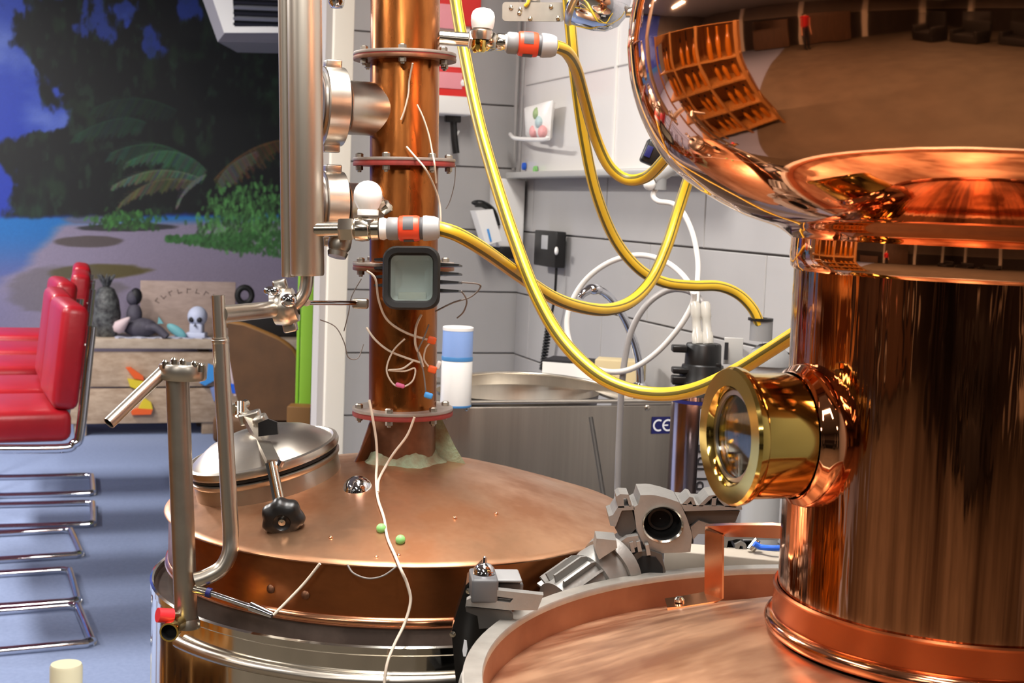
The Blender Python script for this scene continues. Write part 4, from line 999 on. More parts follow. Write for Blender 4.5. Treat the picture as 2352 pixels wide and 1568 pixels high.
m = MB(); a_ = P(1684, 800, 2.625); b_ = PW(1690, 800, 'a', 0); m.tube([a_, b_], .008, 10); m.build('arm', 'board_frame', fb)
fb2 = MB(); a_ = P(1608, 870, 2.60); b_ = PW(1640, 870, 'a', -.013); fb2.tube([a_ + Vector((.03, .03, 0)), b_], .01, 10); fb2.build('wall_arm', 'black_plastic', wf)

# ================================================================== SINK
SB = -1.40; zrim = PW(1300, 922, 'b', SB).z
def sinkpt(px, py): return PW(px, py, 'b', SB)
aL = (sinkpt(985, 925) - RM(0, 0, 0)).dot(RA); aR = -.045
sk = thing('hand_wash_sink', 'stainless steel hand wash sink with curved splash back in the tiled corner', 'sink', RM((aL + aR) / 2, SB + .22, .62))
m = MB(); m.box(((aL + aR) / 2, SB + .004, zrim - .19), (aR - aL, .008, .36), RF(0, 0, 0), bev=.003); m.build('front_panel', 'steel_brushed', sk)
m = MB(); m.box((aL + .004, SB + .22, zrim - .19), (.008, .43, .36), RF(0, 0, 0), bev=.003); m.build('side_panel', 'steel_brushed', sk)
m = MB(); m.box((aR - .004, SB + .22, zrim - .19), (.008, .43, .36), RF(0, 0, 0), bev=.003); m.build('side_panel', 'steel_brushed', sk)
m = MB(); m.tube([RM(aL, SB, zrim), RM(aR, SB, zrim)], .0048, 12); m.build('front_lip', 'steel', sk)
# curved splash back: an upright strip bent round the bowl
cA = (sinkpt(1232, 900) - RM(0, 0, 0)).dot(RA); wA = abs((sinkpt(1060, 900) - sinkpt(1420, 900)).dot(RA)) / 2
v = []; f = []; N = 40
ztop = PW(1230, 856, 'b', SB + .33).z
for i in range(N + 1):
    t = math.pi * i / N
    a = cA + .03 - (wA + .03) * math.cos(t); b = SB + .02 + .30 * math.sin(t) ** .8
    fall = math.sin(t) ** .55
    for zz_ in (zrim - .004, zrim + (ztop - zrim) * fall + .002): v.append(RM(a, b, zz_))
for i in range(N): f.append((i * 2, i * 2 + 2, i * 2 + 3, i * 2 + 1))
m = MB(); m.raw(v, f); m.build('splash_back', 'steel', sk, 80)
m = MB(); m.tube([Vector(v[i * 2 + 1]) for i in range(N + 1)], .0035, 8); m.build('splash_edge', 'steel', sk, 60)
bowl = MB(); pb_ = []; 
for (k, dz) in ((1.0, -.002), (.96, -.05), (.85, -.11), (.6, -.14), (.02, -.15)):
    pb_.append((k, dz))
v = []; f = []
for k, dz in pb_:
    for i in range(48):
        t = 2 * math.pi * i / 48; v.append(RM(cA + .02 + (wA + .01) * k * math.cos(t), SB + .185 + .165 * k * math.sin(t), zrim + dz))
for j in range(len(pb_) - 1):
    for i in range(48): f.append((j * 48 + i, j * 48 + (i + 1) % 48, (j + 1) * 48 + (i + 1) % 48, (j + 1) * 48 + i))
bowl.raw(v, f); bowl.build('bowl', 'steel', sk, 60)
# top sheet right and left of the bowl
for (x0, x1) in ((aL, cA - wA + .0), (cA + wA + .03, aR)):
    if x1 - x0 > .01:
        m = MB(); m.box(((x0 + x1) / 2, SB + .22, zrim - .006), (x1 - x0, .43, .006), RF(0, 0, 0)); m.build('top_sheet', 'steel', sk, 0)
m = MB(); m.box(((aL + aR) / 2, SB + .40, zrim - .006), (aR - aL, .09, .006), RF(0, 0, 0)); m.build('top_sheet', 'steel', sk, 0)
for px, py in ((1072, 937), (1487, 936)):
    p = sinkpt(px, py); m = MB(); m.lathe([(.0065, -.001), (.0065, .002), (.004, .004), (.0003, .0045)], frame(p, -RB), 14); m.build('rivet', 'nickel', sk)
m = MB(); m.cyl(RM((aL + aR) / 2, SB + .2, .0), RM((aL + aR) / 2, SB + .2, zrim - .16), .03, n=20); m.build('drain_leg', 'steel_dull', sk)
# CE sticker
p = sinkpt(1520, 976) - RB * .001; Mc = frame(p, -RB, RA)
sw = S(50, 3.1); m = MB(); m.box((0, 0, .0004), (sw * 1.06, sw * .80, .0008), Mc); ce = m.build('mark_sticker', 'blue_label', sk, 0)
def arc_mark(cx_, mid):
    v = []; f = []; n = 16; ro, ri = sw * .29, sw * .205
    for i in range(n + 1):
        a = R_(58) + R_(244) * i / n
        v += [(cx_ + ro * math.cos(a), ro * math.sin(a), 0), (cx_ + ri * math.cos(a), ri * math.sin(a), 0)]
    for i in range(n): f.append((i * 2, i * 2 + 1, i * 2 + 3, i * 2 + 2))
    mm = MB().raw(v, f, Mc @ T((0, 0, .0012)))
    if mid: mm.box((cx_ - ri * .5, 0, .0012), (ri * 1.05, sw * .07, .0002), Mc)
    mm.build('mark_letter', 'white_print', ce, 0)
arc_mark(-.18 * sw, False); arc_mark(.30 * sw, True)
# faucet
fa = thing('chrome_faucet', 'bent chrome faucet spout over the sink, behind the white tube loop', 'faucet', P(1468, 885, 2.95))
m = MB(); m.tube([P(1332, 682, 2.85), P(1342, 672, 2.85), P(1368, 664, 2.86), P(1400, 682, 2.88), P(1432, 728, 2.9), P(1455, 782, 2.92), P(1468, 835, 2.94), P(1470, 885, 2.95)], .0085, 16, smooth=8); m.build('spout', 'chrome', fa, 80)
m = MB(); m.sphere(P(1364, 664, 2.858), .0125, 16, 10, (1.5, 1, .9)); m.build('spout_joint', 'chrome', fa, 80)
m = MB(); c = P(1467, 900, 2.95); m.lathe([(.0005, 0), (.022, 0), (.022, .006), (.016, .014), (.011, .02), (.0005, .02)], T(c), 24, True); m.build('base', 'chrome', fa, 40)
# thin rod leaning before the sink
tag(MB().cyl(P(1357, 958, 2.72), P(1388, 1150, 2.66), .0045, n=10).build('steel_rod', 'alu_dark', None, 60, org=P(1388, 1150, 2.66)), 'thin dull steel rod leaning before the sink front', 'rod')
# spray can on the sink
sc_ = thing('spray_can', 'white spray can with pale blue cap standing on the sink edge', 'can', P(1047, 914, 2.92))
Yv = 2.92; cB = P(1047, 912, Yv); rcan = S(36, Yv)
cB.z = zrim + .001
zcan = lambda py: P(1047, py, Yv).z - P(1047, 912, Yv).z
m = MB(); m.lathe([(.0005, 0), (rcan * .96, 0), (rcan, .003), (rcan, zcan(808)), (rcan * .97, zcan(804)), (.0005, zcan(804))], T(cB), 40); m.build('can_body', 'white_enamel', sc_, 40)
m = MB(); m.lathe([(rcan * 1.0, -.0), (rcan * 1.015, .001), (rcan * 1.015, .004), (rcan, .005)], T(cB), 40); m.build('can_base_ring', 'blue_band', sc_, 40)
m = MB(); m.lathe([(rcan * 1.005, zcan(806)), (rcan * 1.005, zcan(797)), (rcan * .99, zcan(796))], T(cB), 40); m.build('can_band', 'blue_band', sc_, 40)
m = MB(); m.lathe([(rcan * .98, zcan(805)), (rcan * .98, zcan(735)), (rcan * .95, zcan(731)), (.0005, zcan(731))], T(cB), 40); m.build('cap', 'blue_can', sc_, 40)
m = MB(); m.lathe([(rcan * .99, zcan(737)), (rcan * 1.0, zcan(730)), (rcan * .9, zcan(728)), (.0005, zcan(728))], T(cB), 40); m.build('cap_rim', 'white_plastic', sc_, 40)
# boxes behind the basin
p = PW(1325, 838, 'b', -1.02)
wbx = thing('white_carton', 'white carton with a tan side lying behind the sink basin', 'box', p)
Mb = T(p) @ Matrix.Rotation(YAW - .62, 4, 'Z')
m = MB(); m.box((0, 0, -.02), (.15, .10, .058), Mb, bev=.002); m.build('carton', 'cardboard', wbx)
m = MB(); m.box((-.0, -.0515, -.02), (.15, .002, .057), Mb); m.build('white_face', 'white_plastic', wbx, 0)
m = MB(); m.box((0, 0, .011), (.15, .10, .006), Mb); m.build('dark_lid', 'ink_dark', wbx, 0)
p = PW(1425, 850, 'b', -1.12); m = MB(); m.box((0, 0, 0), (.12, .07, .055), T(p) @ Matrix.Rotation(YAW - .5, 4, 'Z'), bev=.003); tag(m.build('cardboard_box', 'cardboard', None, 30, org=p), 'small tan cardboard box behind the sink, right of the white carton', 'box')

# ================================================================== WALL ITEMS IN THE CORNER
def wall_b(px, py, off=0): return PW(px, py, 'b', -off)
def wall_a(px, py, off=0): return PW(px, py, 'a', -off)
# conduit
cdt = thing('conduit_pipe', 'grey conduit pipe running up the tiled corner', 'pipe', wall_a(1193, 405, .03))
m = MB(); m.cyl(wall_a(1192, 408, .03), wall_a(1212, -60, .03), S(8, 4.4), n=20); m.build('pipe', 'conduit', cdt)
m = MB(); m.cyl(wall_a(1178, 408, .02), wall_a(1198, -60, .02), S(5, 4.4), n=16); m.build('pipe', 'wall_paint', cdt)
# steel bracket plate at the top with bolts and yellow-green wire
bp_ = thing('steel_bracket', 'grey steel bracket plate with bolts at the top beside the chrome cup', 'bracket', P(1222, 50, 2.35))
Yb = 2.35; Mb = frame(P(1225, 28, Yb), (0, -1, 0), (1, 0, .03))
m = MB(); m.prism(rrect(S(140, Yb), S(42, Yb), S(8, Yb)), .006, Mb); pl = m.build('plate', 'steel_dull', bp_, 30)
for px, py in ((1174, 18), (1193, 30), (1218, 43), (1266, 16), (1282, 42), (1195, 22)):
    m = MB(); m.lathe([(S(5, Yb), 0), (S(5, Yb), .002), (S(2.5, Yb), .0035), (.0003, .004)], frame(P(px, py, Yb - .0065), (0, -1, 0)), 12); m.build('bolt', 'nickel', pl)
m = MB(); m.cyl(P(1225, 5, Yb + .01), P(1232, -150, Yb + .01), .012, n=16); m.build('hanger_rod', 'steel_dull', bp_)
m = MB(); m.tube([P(1226, -30, Yb - .01), P(1215, -2, Yb - .012), P(1212, 8, Yb - .012), P(1206, 14, Yb - .01)], .003, 8, smooth=6); m.build('earth_wire', 'hose_yellow', bp_)
# chrome cup (end of the lyne arm funnel)
cu = thing('chrome_cup', 'polished chrome cup hanging at the top edge left of the copper onion', 'cup', P(1365, 60, 2.3))
c0 = P(1340, 4, 2.25); dcu = Vector((.62, -.1, -.30)).normalized()
FC = frame(P(1338, -18, 2.22), dcu, (0, 0, 1))
m = MB(); m.lathe([(.0005, -.01), (.044, -.008), (.050, 0), (.0515, .008), (.051, .016), (.046, .04), (.038, .06), (.022, .075), (.0005, .08)], FC, 48); m.build('cup_shell', 'chrome', cu, 60)
m = MB(); m.lathe([(.051, -.004), (.055, -.002), (.0555, .004), (.0515, .008)], FC, 48); m.build('cup_rim', 'steel', cu, 60)
m = MB(); m.cyl(FC @ Vector((0, 0, .07)), P(1480, 28, 2.2), .008, n=14); m.build('cup_pipe', 'steel', cu, 60)
# red and white dispenser with black bottle
rd = thing('wall_dispenser', 'red and white wall dispenser behind the copper column', 'dispenser', wall_b(1040, 262, .02))
def wbox(par, nm, mt, x0, y0, x1, y1, d0, d1, bev=.006):
    a_ = wall_b(x0, y1, (d0 + d1) / 2); b_ = wall_b(x1, y0, (d0 + d1) / 2)
    wv = (b_ - a_); wa = wv.dot(RA); c = (a_ + b_) / 2
    m = MB(); m.box((0, 0, 0), (abs(wa), d1 - d0, abs(wv.z)), T(c) @ RZ, bev=bev); return m.build(nm, mt, par)
wbox(rd, 'upper_case', 'red_plastic', 980, -60, 1096, 58, .015, .13)
wbox(rd, 'label_panel', 'pink_label', 985, 12, 1058, 62, .13, .133, .0008)
wbox(rd, 'middle_case', 'white_plastic', 985, 58, 1072, 172, .015, .11)
wbox(rd, 'label_panel', 'pink_label', 985, 168, 1062, 200, .1255, .13, .0008)
wbox(rd, 'lower_case', 'red_plastic', 982, 160, 1078, 228, .015, .125)
wbox(rd, 'drip_case', 'white_plastic', 985, 226, 1076, 262, .015, .14)
m = MB(); m.sphere(wall_b(1062, 190, .128), .011, 14, 8, (1, .4, 1)); m.build('button', 'white_enamel', rd)
bt = thing('hanging_brush', 'black brush handle hanging under the red dispenser', 'brush', wall_b(1045, 355, .06))
m = MB(); m.tube([wall_b(1040, 262, .06), wall_b(1042, 290, .06), wall_b(1044, 320, .06), wall_b(1048, 352, .06)], .011, 10, smooth=5); m.build('handle', 'black_plastic', bt)
m = MB(); m.box((0, 0, 0), (.05, .02, .03), T(wall_b(1040, 270, .06)) @ RZ, bev=.004); m.build('clip', 'black_plastic', bt)
m = MB(); m.tube([wall_b(1054, 300, .055), wall_b(1046, 320, .055), wall_b(1043, 345, .055)], .003, 8, smooth=5); m.build('cord', 'white_plastic', bt)
# white soap dispenser
sd_ = thing('soap_dispenser', 'white soap dispenser with black arm on the tiled corner', 'dispenser', wall_b(1150, 565, .02))
wbox(sd_, 'back_case', 'white_plastic', 1128, 412, 1199, 566, .0125, .09)
q = [wall_b(1086, 484, .13), wall_b(1125, 480, .13), wall_b(1146, 552, .13), wall_b(1110, 562, .13)]
m = MB(); c = sum(q, Vector()) / 4; nb = -RB
poly = [((p - c).dot(RA), (p - c).z) for p in q]; m.prism(poly, .06, frame(c - nb * .03, nb, RA)); m.build('front_lever', 'white_enamel', sd_, 0)
m = MB(); m.tube([wall_b(1092, 468, .1), wall_b(1112, 470, .1), wall_b(1132, 486, .1), wall_b(1142, 518, .1)], .011, 10, smooth=5); m.build('black_arm', 'black_plastic', sd_)
m = MB(); m.sphere(wall_b(1100, 466, .1), .016, 14, 8, (1.5, .7, .6)); m.build('arm_knob', 'black_plastic', sd_)
m = MB(); m.box((0, 0, 0), (.006, .003, .04), T(wall_b(1124, 540, .163)) @ RZ @ Matrix.Rotation(-.3, 4, 'Y')); m.build('blue_mark', 'sky_blue', sd_, 0)
wbox(sd_, 'drip_tray', 'black_plastic', 1140, 566, 1180, 592, .02, .10, .004)
# black control box with coiled cable
bx = thing('control_box', 'black wall control box with coiled cable below the whiteboard', 'control box', wall_a(1264, 612, .03))
def abox(par, nm, mt, x0, y0, x1, y1, d0, d1, bev=.004):
    a_ = wall_a(x0, (y0 + y1) / 2, (d0 + d1) / 2); b_ = wall_a(x1, (y0 + y1) / 2, (d0 + d1) / 2)
    c = (a_ + b_) / 2; h = abs(wall_a((x0 + x1) / 2, y0, (d0 + d1) / 2).z - wall_a((x0 + x1) / 2, y1, (d0 + d1) / 2).z)
    m = MB(); m.box((0, 0, 0), (d1 - d0, (b_ - a_).length, h), T(c) @ RZ, bev=bev); return m.build(nm, mt, par)
abox(bx, 'case', 'black_plastic', 1238, 530, 1288, 612, .0125, .045)
abox(bx, 'panel', 'grey_plastic_light', 1244, 540, 1258, 572, .0455, .048, .0008)
m = MB(); m.sphere(wall_a(1278, 576, .047), .012, 14, 8, (.5, 1, 1)); m.build('dial', 'white_plastic', bx)
m = MB(); m.tube([wall_a(1278, 612, .03), wall_a(1274, 680, .03), wall_a(1262, 750, .03)], .004, 8, smooth=6); m.build('cable', 'black_plastic', bx)
hel = []; a_ = wall_a(1260, 752, .03); b_ = wall_a(1246, 850, .03)
for i in range(14 * 10 + 1):
    t = i / 140; an = 2 * math.pi * t * 14; c = a_.lerp(b_, t); hel.append(c + RA * (.008 * math.cos(an)) + RB * (.008 * math.sin(an)))
m = MB(); m.tube(hel, .0035, 6); m.build('coiled_cable', 'black_plastic', bx, 80)
# whiteboard with tray, magnets, hook arm and hanging bag
wbd = thing('whiteboard', 'white magnetic board with grey ledge on the tiled right wall', 'whiteboard', wall_a(1360, 400, .02))
pb0 = wall_a(1203, 398, .02); pb1 = wall_a(1690, 398, .02)
bs0 = (pb0 - RM(0, 0, 0)).dot(RB); bs1 = (pb1 - RM(0, 0, 0)).dot(RB); zb = pb0.z
m = MB(); m.box((-.022, (bs0 + bs1) / 2, zb + .50), (.018, abs(bs1 - bs0), 1.0), RF(0, 0, 0), bev=.003); m.build('board', 'whiteboard', wbd)
m = MB(); m.box((-.045, (bs0 + bs1) / 2, zb - .008), (.065, abs(bs1 - bs0) + .02, .018), RF(0, 0, 0), bev=.004); m.build('ledge', 'board_frame', wbd)
for zz_ in (.27, .55):
    m = MB(); m.box((-.0325, (bs0 + bs1) / 2, zb + zz_), (.003, abs(bs1 - bs0) * .96, .003), RF(0, 0, 0)); m.build('panel_line', 'board_frame', wbd, 0)
sA = (wall_a(1420, 300, .02) - RM(0, 0, 0)).dot(RB)
m = MB(); m.box((-.034, sA + 0, zb + .5), (.006, .012, .98), RF(0, 0, 0)); m.build('panel_line', 'whiteboard', wbd, 0)
for nm, px, py, mt, lb in (('board_magnet', 1206, 382, 'blue_bright', 'blue board magnet at the lower left of the whiteboard'), ('board_magnet', 1232, 390, 'green_bead', 'green board magnet above the whiteboard ledge')):
    m = MB(); c = wall_a(px, py, .034); m.lathe([(.0005, 0), (.012, 0), (.011, .008), (.0005, .009)], frame(c, -RA), 16); tag(m.build(nm, mt, None, 40, org=c), lb, 'magnet')
hk = thing('hook_arm', 'white hook arm reaching from the conduit before the whiteboard', 'hook', wall_a(1180, 316, .08))
m = MB(); m.tube([wall_a(1172, 308, .08), wall_a(1182, 317, .09), wall_a(1215, 320, .10), wall_a(1252, 320, .11), wall_a(1258, 314, .11)], .006, 8, smooth=5); m.build('arm', 'white_plastic', hk)
bg = thing('sweets_bag', 'clear plastic bag of pale sweets hanging on the whiteboard hook', 'bag', wall_a(1238, 320, .09))
q = [(1208, 246), (1232, 240), (1258, 232), (1270, 230), (1266, 270), (1262, 322), (1236, 318), (1212, 316)]
pts = [wall_a(x, y, .07) for x, y in q]; c = sum(pts, Vector()) / len(pts)
def sidebag(pts, th, mt, nm):
    mm = MB(); cc_ = sum(pts, Vector()) / len(pts); n = len(pts); v = []
    for k, off in ((1.0, 0), (.86, -th * .6), (.5, -th), (1.0, 0), (.86, th * .6), (.5, th)): v += [cc_ + (p - cc_) * k + RA * off for p in pts]
    f = []
    for b in (0, 3):
        for j in range(2):
            for i in range(n):
                qd = ((b + j) * n + i, (b + j) * n + (i + 1) % n, (b + j + 1) * n + (i + 1) % n, (b + j + 1) * n + i)
                f.append(qd)
        f.append(tuple((b + 2) * n + i for i in range(n)))
    mm.raw(v, f); return mm.build(nm, mt, bg, 60)
sidebag(pts, .02, 'white_plastic', 'bag_film')
for (x, y, s_, mt) in ((1236, 262, .034, 'food_green'), (1242, 281, .036, 'aqua_pale'), (1228, 302, .034, 'food_pink'), (1248, 303, .034, 'food_pink')):
    m = MB(); m.sphere(wall_a(x, y, .078), s_, 14, 8, (.48, 1.1, .62)); m.build('sweet', mt, bg)
# black valve and grey fitting below the onion
vb = thing('wall_valve', 'black and grey water valve under the left edge of the copper onion', 'valve', P(1515, 420, 2.75))
m = MB(); m.box((0, 0, 0), (S(46, 2.75), .04, S(56, 2.75)), T(P(1500, 352, 2.75)) @ Matrix.Rotation(.35, 4, 'Y'), bev=.006); m.build('black_grip', 'black_plastic', vb)
m = MB(); m.box((0, 0, 0), (S(14, 2.75), .005, S(26, 2.75)), T(P(1490, 348, 2.728)) @ Matrix.Rotation(.35, 4, 'Y'), bev=.001); m.build('blue_mark', 'blue_label', vb)
m = MB(); m.cyl(P(1500, 408, 2.75), P(1545, 380, 2.75), .017, n=20); m.build('grey_body', 'grey_plastic_light', vb)
m = MB(); m.cyl(P(1516, 395, 2.75), P(1514, 436, 2.75), .014, n=20); m.build('outlet', 'grey_plastic', vb)
m = MB(); m.sphere(P(1492, 422, 2.745), .013, 14, 8); m.build('cap', 'white_plastic', vb)
a_ = P(1540, 385, 2.76); b_ = wall_a(1560, 380, .0); m = MB(); m.tube([a_, b_], .012, 12); m.build('wall_pipe', 'grey_plastic', vb)

# ================================================================== GEAR MOTOR BETWEEN THE STILLS
gm = thing('gear_motor', 'cast aluminium gear motor with round bore and finned body between the stills', 'motor', P(1500, 1400, 1.76))
Yg = 1.70
def pplate(par, nm, mt, pts, Y0, depth, sm=0, tilt=0):
    c = P(sum(p[0] for p in pts) / len(pts), sum(p[1] for p in pts) / len(pts), Y0)
    F = frame(c, (math.sin(tilt), -math.cos(tilt), 0), (math.cos(tilt), math.sin(tilt), 0))
    k = Y0 / FPX * 1.005; cx_ = sum(p[0] for p in pts) / len(pts); cy_ = sum(p[1] for p in pts) / len(pts)
    cr_, sr_ = math.cos(ROLL), math.sin(ROLL)
    pl_ = []
    for x, y in pts:
        dx, dy = (x - cx_) * k, -(y - cy_) * k
        pl_.append((dx * cr_ - dy * sr_, dx * sr_ + dy * cr_))
    m = MB(); m.prism(pl_, depth, F @ T((0, 0, -depth))); return m.build(nm, mt, par, sm)
# bore plate with a real hole: ring of quads between outline and circle
def bored(par, nm, mt, outline, cpx, rpx, Y0, depth):
    c = P(*cpx, Y0); v = []; f = []; n = 48
    k = Y0 / FPX
    def outer(an):
        # ray to polygon in pixel space
        best = 1e9
        for i in range(len(outline)):
            x1, y1 = outline[i][0] - cpx[0], outline[i][1] - cpx[1]; x2, y2 = outline[(i + 1) % len(outline)][0] - cpx[0], outline[(i + 1) % len(outline)][1] - cpx[1]
            dx, dy = math.cos(an), math.sin(an); ex, ey = x2 - x1, y2 - y1; den = dx * ey - dy * ex
            if abs(den) < 1e-9: continue
            t = (x1 * ey - y1 * ex) / den; s_ = (x1 * dy - y1 * dx) / den
            if t > 0 and -1e-6 <= s_ <= 1 + 1e-6: best = min(best, t)
        return best
    rings = []
    for i in range(n):
        an = 2 * math.pi * i / n; o_ = outer(an)
        rings.append([(rpx[0] * math.cos(an), rpx[1] * math.sin(an)), (o_ * math.cos(an), o_ * math.sin(an))])
    for dpt in (0, depth):
        for i in range(n):
            for (x, y) in rings[i]:
                v.append(P(cpx[0] + x, cpx[1] + y, Y0) + Vector((0, dpt, 0)))
    for i in range(n):
        j = (i + 1) % n
        f.append((i * 2, i * 2 + 1, j * 2 + 1, j * 2))
        f.append((2 * n + i * 2 + 1, 2 * n + i * 2, 2 * n + j * 2, 2 * n + j * 2 + 1))
        f.append((i * 2 + 1, 2 * n + i * 2 + 1, 2 * n + j * 2 + 1, j * 2 + 1))
        f.append((i * 2, j * 2, 2 * n + j * 2, 2 * n + i * 2))
    m = MB(); m.raw(v, f); return m.build(nm, mt, par, 30)
bored(gm, 'bore_housing', 'alu', [(1455, 1162), (1470, 1158), (1466, 1137), (1500, 1136), (1530, 1143), (1562, 1154), (1578, 1190), (1590, 1228), (1586, 1268), (1520, 1270), (1484, 1262), (1462, 1215)], (1522, 1203), (44, 38), Yg, .07)
m = MB(); cb = P(1522, 1203, Yg); m.lathe([(S(44, Yg), .002), (S(48, Yg), .004), (S(48, Yg), .0), (S(46, Yg), -.002)], frame(cb, (0, -1, 0)) @ Matrix.Diagonal((1, .88, 1, 1)), 48); m.build('bore_ring', 'nickel', gm, 40)
m = MB(); m.lathe([(.0005, -.03), (S(44, Yg), -.03), (S(44, Yg), -.002)], frame(cb, (0, -1, 0)) @ Matrix.Diagonal((1, .88, 1, 1)), 48); m.build('bore', 'dark_void', gm, 40)
m = MB(); m.lathe([(S(22, Yg), -.028), (S(24, Yg), -.026), (S(30, Yg), -.026), (S(32, Yg), -.029)], frame(cb, (0, -1, 0)) @ Matrix.Diagonal((1, .88, 1, 1)), 32); m.build('shaft_seal', 'black_rubber', gm, 40)
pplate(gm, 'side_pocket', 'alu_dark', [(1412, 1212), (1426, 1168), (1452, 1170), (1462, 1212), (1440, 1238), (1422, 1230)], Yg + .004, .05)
pplate(gm, 'side_rib', 'alu', [(1402, 1208), (1398, 1186), (1408, 1182), (1420, 1162), (1456, 1160), (1458, 1170), (1428, 1172), (1414, 1210)], Yg, .06)
pplate(gm, 'side_rib', 'alu', [(1420, 1166), (1416, 1140), (1424, 1134), (1444, 1135), (1452, 1160), (1446, 1164), (1440, 1144), (1432, 1144), (1434, 1166)], Yg, .04)
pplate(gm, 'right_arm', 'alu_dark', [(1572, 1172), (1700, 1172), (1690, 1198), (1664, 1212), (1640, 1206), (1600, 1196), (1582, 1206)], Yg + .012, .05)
pplate(gm, 'arm_rib', 'alu', [(1562, 1156), (1606, 1160), (1704, 1162), (1706, 1170), (1572, 1174)], Yg, .07)
pplate(gm, 'arm_web', 'alu', [(1586, 1210), (1604, 1194), (1640, 1206), (1668, 1212), (1650, 1228), (1604, 1226), (1592, 1240)], Yg + .006, .05)
for pts in ([(1566, 1158), (1584, 1140), (1592, 1142), (1600, 1162), (1592, 1162), (1587, 1150), (1576, 1160)], [(1604, 1162), (1628, 1138), (1650, 1134), (1654, 1142), (1634, 1144), (1614, 1163)],
            [(1646, 1136), (1656, 1140), (1670, 1156), (1684, 1158), (1692, 1146), (1688, 1134), (1698, 1136), (1700, 1150), (1690, 1166), (1666, 1164), (1650, 1148)], [(1636, 1140), (1646, 1138), (1644, 1162), (1634, 1162)]):
    pplate(gm, 'rib_hook', 'alu', pts, Yg, .05)
# slotted mount below the bore
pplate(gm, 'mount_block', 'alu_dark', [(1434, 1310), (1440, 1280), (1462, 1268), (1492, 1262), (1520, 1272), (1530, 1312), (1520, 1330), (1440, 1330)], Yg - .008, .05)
pplate(gm, 'mount_rib', 'alu', [(1358, 1330), (1360, 1300), (1372, 1285), (1400, 1270), (1414, 1250), (1440, 1232), (1466, 1228), (1470, 1252), (1446, 1262), (1440, 1280), (1430, 1318), (1418, 1334)], Yg - .01, .05)
for k, (x, y) in enumerate(((1446, 1246), (1462, 1244), (1482, 1252), (1440, 1276))):
    pplate(gm, 'mount_slot', 'alu', [(x, y), (x + 8, y - 2), (x + 13, y + 22), (x + 4, y + 24)], Yg - .014, .03)
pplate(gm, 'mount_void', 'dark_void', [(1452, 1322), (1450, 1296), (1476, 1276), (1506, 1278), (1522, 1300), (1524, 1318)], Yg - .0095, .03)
# finned motor body
a_ = P(1412, 1298, Yg + .01); b_ = P(1282, 1392, 1.65); Fm = frame(a_, b_ - a_); Lm = (b_ - a_).length; rmot = S(72, Yg)
m = MB(); m.lathe([(.0005, 0), (rmot * .75, 0), (rmot * .9, .006), (rmot * 1.0, .016), (rmot * 1.02, Lm * .30), (rmot * .96, Lm * .40), (rmot * .84, Lm * .42), (rmot * .84, Lm), (.0005, Lm)], Fm, 48); mb_ = m.build('motor_body', 'alu', gm, 40)
fin = None
for k in range(16):
    a = 2 * math.pi * k / 16
    m = MB(); m.prism([(rmot * .8, Lm * .38), (rmot * 1.0, Lm * .42), (rmot * 1.1, Lm * .5), (rmot * 1.1, Lm * .95), (rmot * .8, Lm * .95)], .003, Fm @ Matrix.Rotation(a, 4, 'Z') @ Matrix.Rotation(math.pi / 2, 4, 'X')); m.build('cooling_fin', 'alu', mb_, 0)
m = MB(); m.lathe([(rmot * .84, -.006), (rmot * 1.1, -.004), (rmot * 1.12, .004), (rmot * 1.08, .012), (rmot * .84, .013)], Fm, 48); m.build('end_flange', 'alu', gm, 40)
pplate(gm, 'junction_lug', 'alu', [(1366, 1262), (1370, 1236), (1416, 1240), (1418, 1258), (1376, 1286)], Yg - .045, .04)
# pedestal of the motor down to the floor
m = MB(); c = P(1500, 1330, Yg + .06); m.box((0, 0, -c.z / 2 - .0), (.05, .05, c.z - .001), T(c), bev=.003); m.box((0, 0, -c.z + .006), (.15, .13, .012), T(c)); m.build('pedestal', 'alu_dark', gm)
# flat grey beam behind the pot flange and blue handled valve beyond
bm_ = thing('steel_beam', 'flat grey steel beam lying behind the copper pot flange', 'beam', P(1660, 1300, 1.86))
m = MB(); a_ = P(1530, 1296, 1.86); b_ = P(1830, 1290, 1.82); F = frame((a_ + b_) / 2, (0, 0, 1), b_ - a_); m.box((0, 0, 0), ((b_ - a_).length, .05, S(56, 1.84)), F, bev=.002); m.build('beam', 'beam_grey', bm_)
m = MB(); c = (a_ + b_) / 2; m.box((.05, .03, -c.z / 2), (.04, .04, c.z - .04), T(c)); m.build('beam_post', 'alu_dark', bm_)
al = thing('alloy_profile', 'open aluminium profile lying on the grey beam', 'profile', P(1700, 1262, 1.86))
pplate(al, 'profile_edge', 'alu', [(1652, 1264), (1660, 1232), (1680, 1228), (1790, 1232), (1790, 1240), (1690, 1238), (1672, 1242), (1668, 1264)], 1.86, .06)
pplate(al, 'profile_web', 'alu', [(1690, 1264), (1688, 1250), (1702, 1242), (1714, 1250), (1716, 1264), (1708, 1264), (1706, 1254), (1700, 1252), (1697, 1264)], 1.855, .05)
pplate(al, 'profile_back', 'dark_void', [(1668, 1264), (1672, 1244), (1734, 1244), (1734, 1264)], 1.90, .01)
bh = thing('blue_lever', 'blue valve lever beside the copper neck behind the flange', 'lever', P(1760, 1262, 1.82))
m = MB(); m.tube([P(1732, 1248, 1.83), P(1748, 1256, 1.83), P(1772, 1258, 1.82), P(1800, 1258, 1.82)], .0038, 10, smooth=5); m.build('lever', 'blue_bright', bh)
m = MB(); m.cyl(P(1724, 1262, 1.84), P(1742, 1240, 1.84), .006, n=12); m.build('pivot', 'nickel', bh)

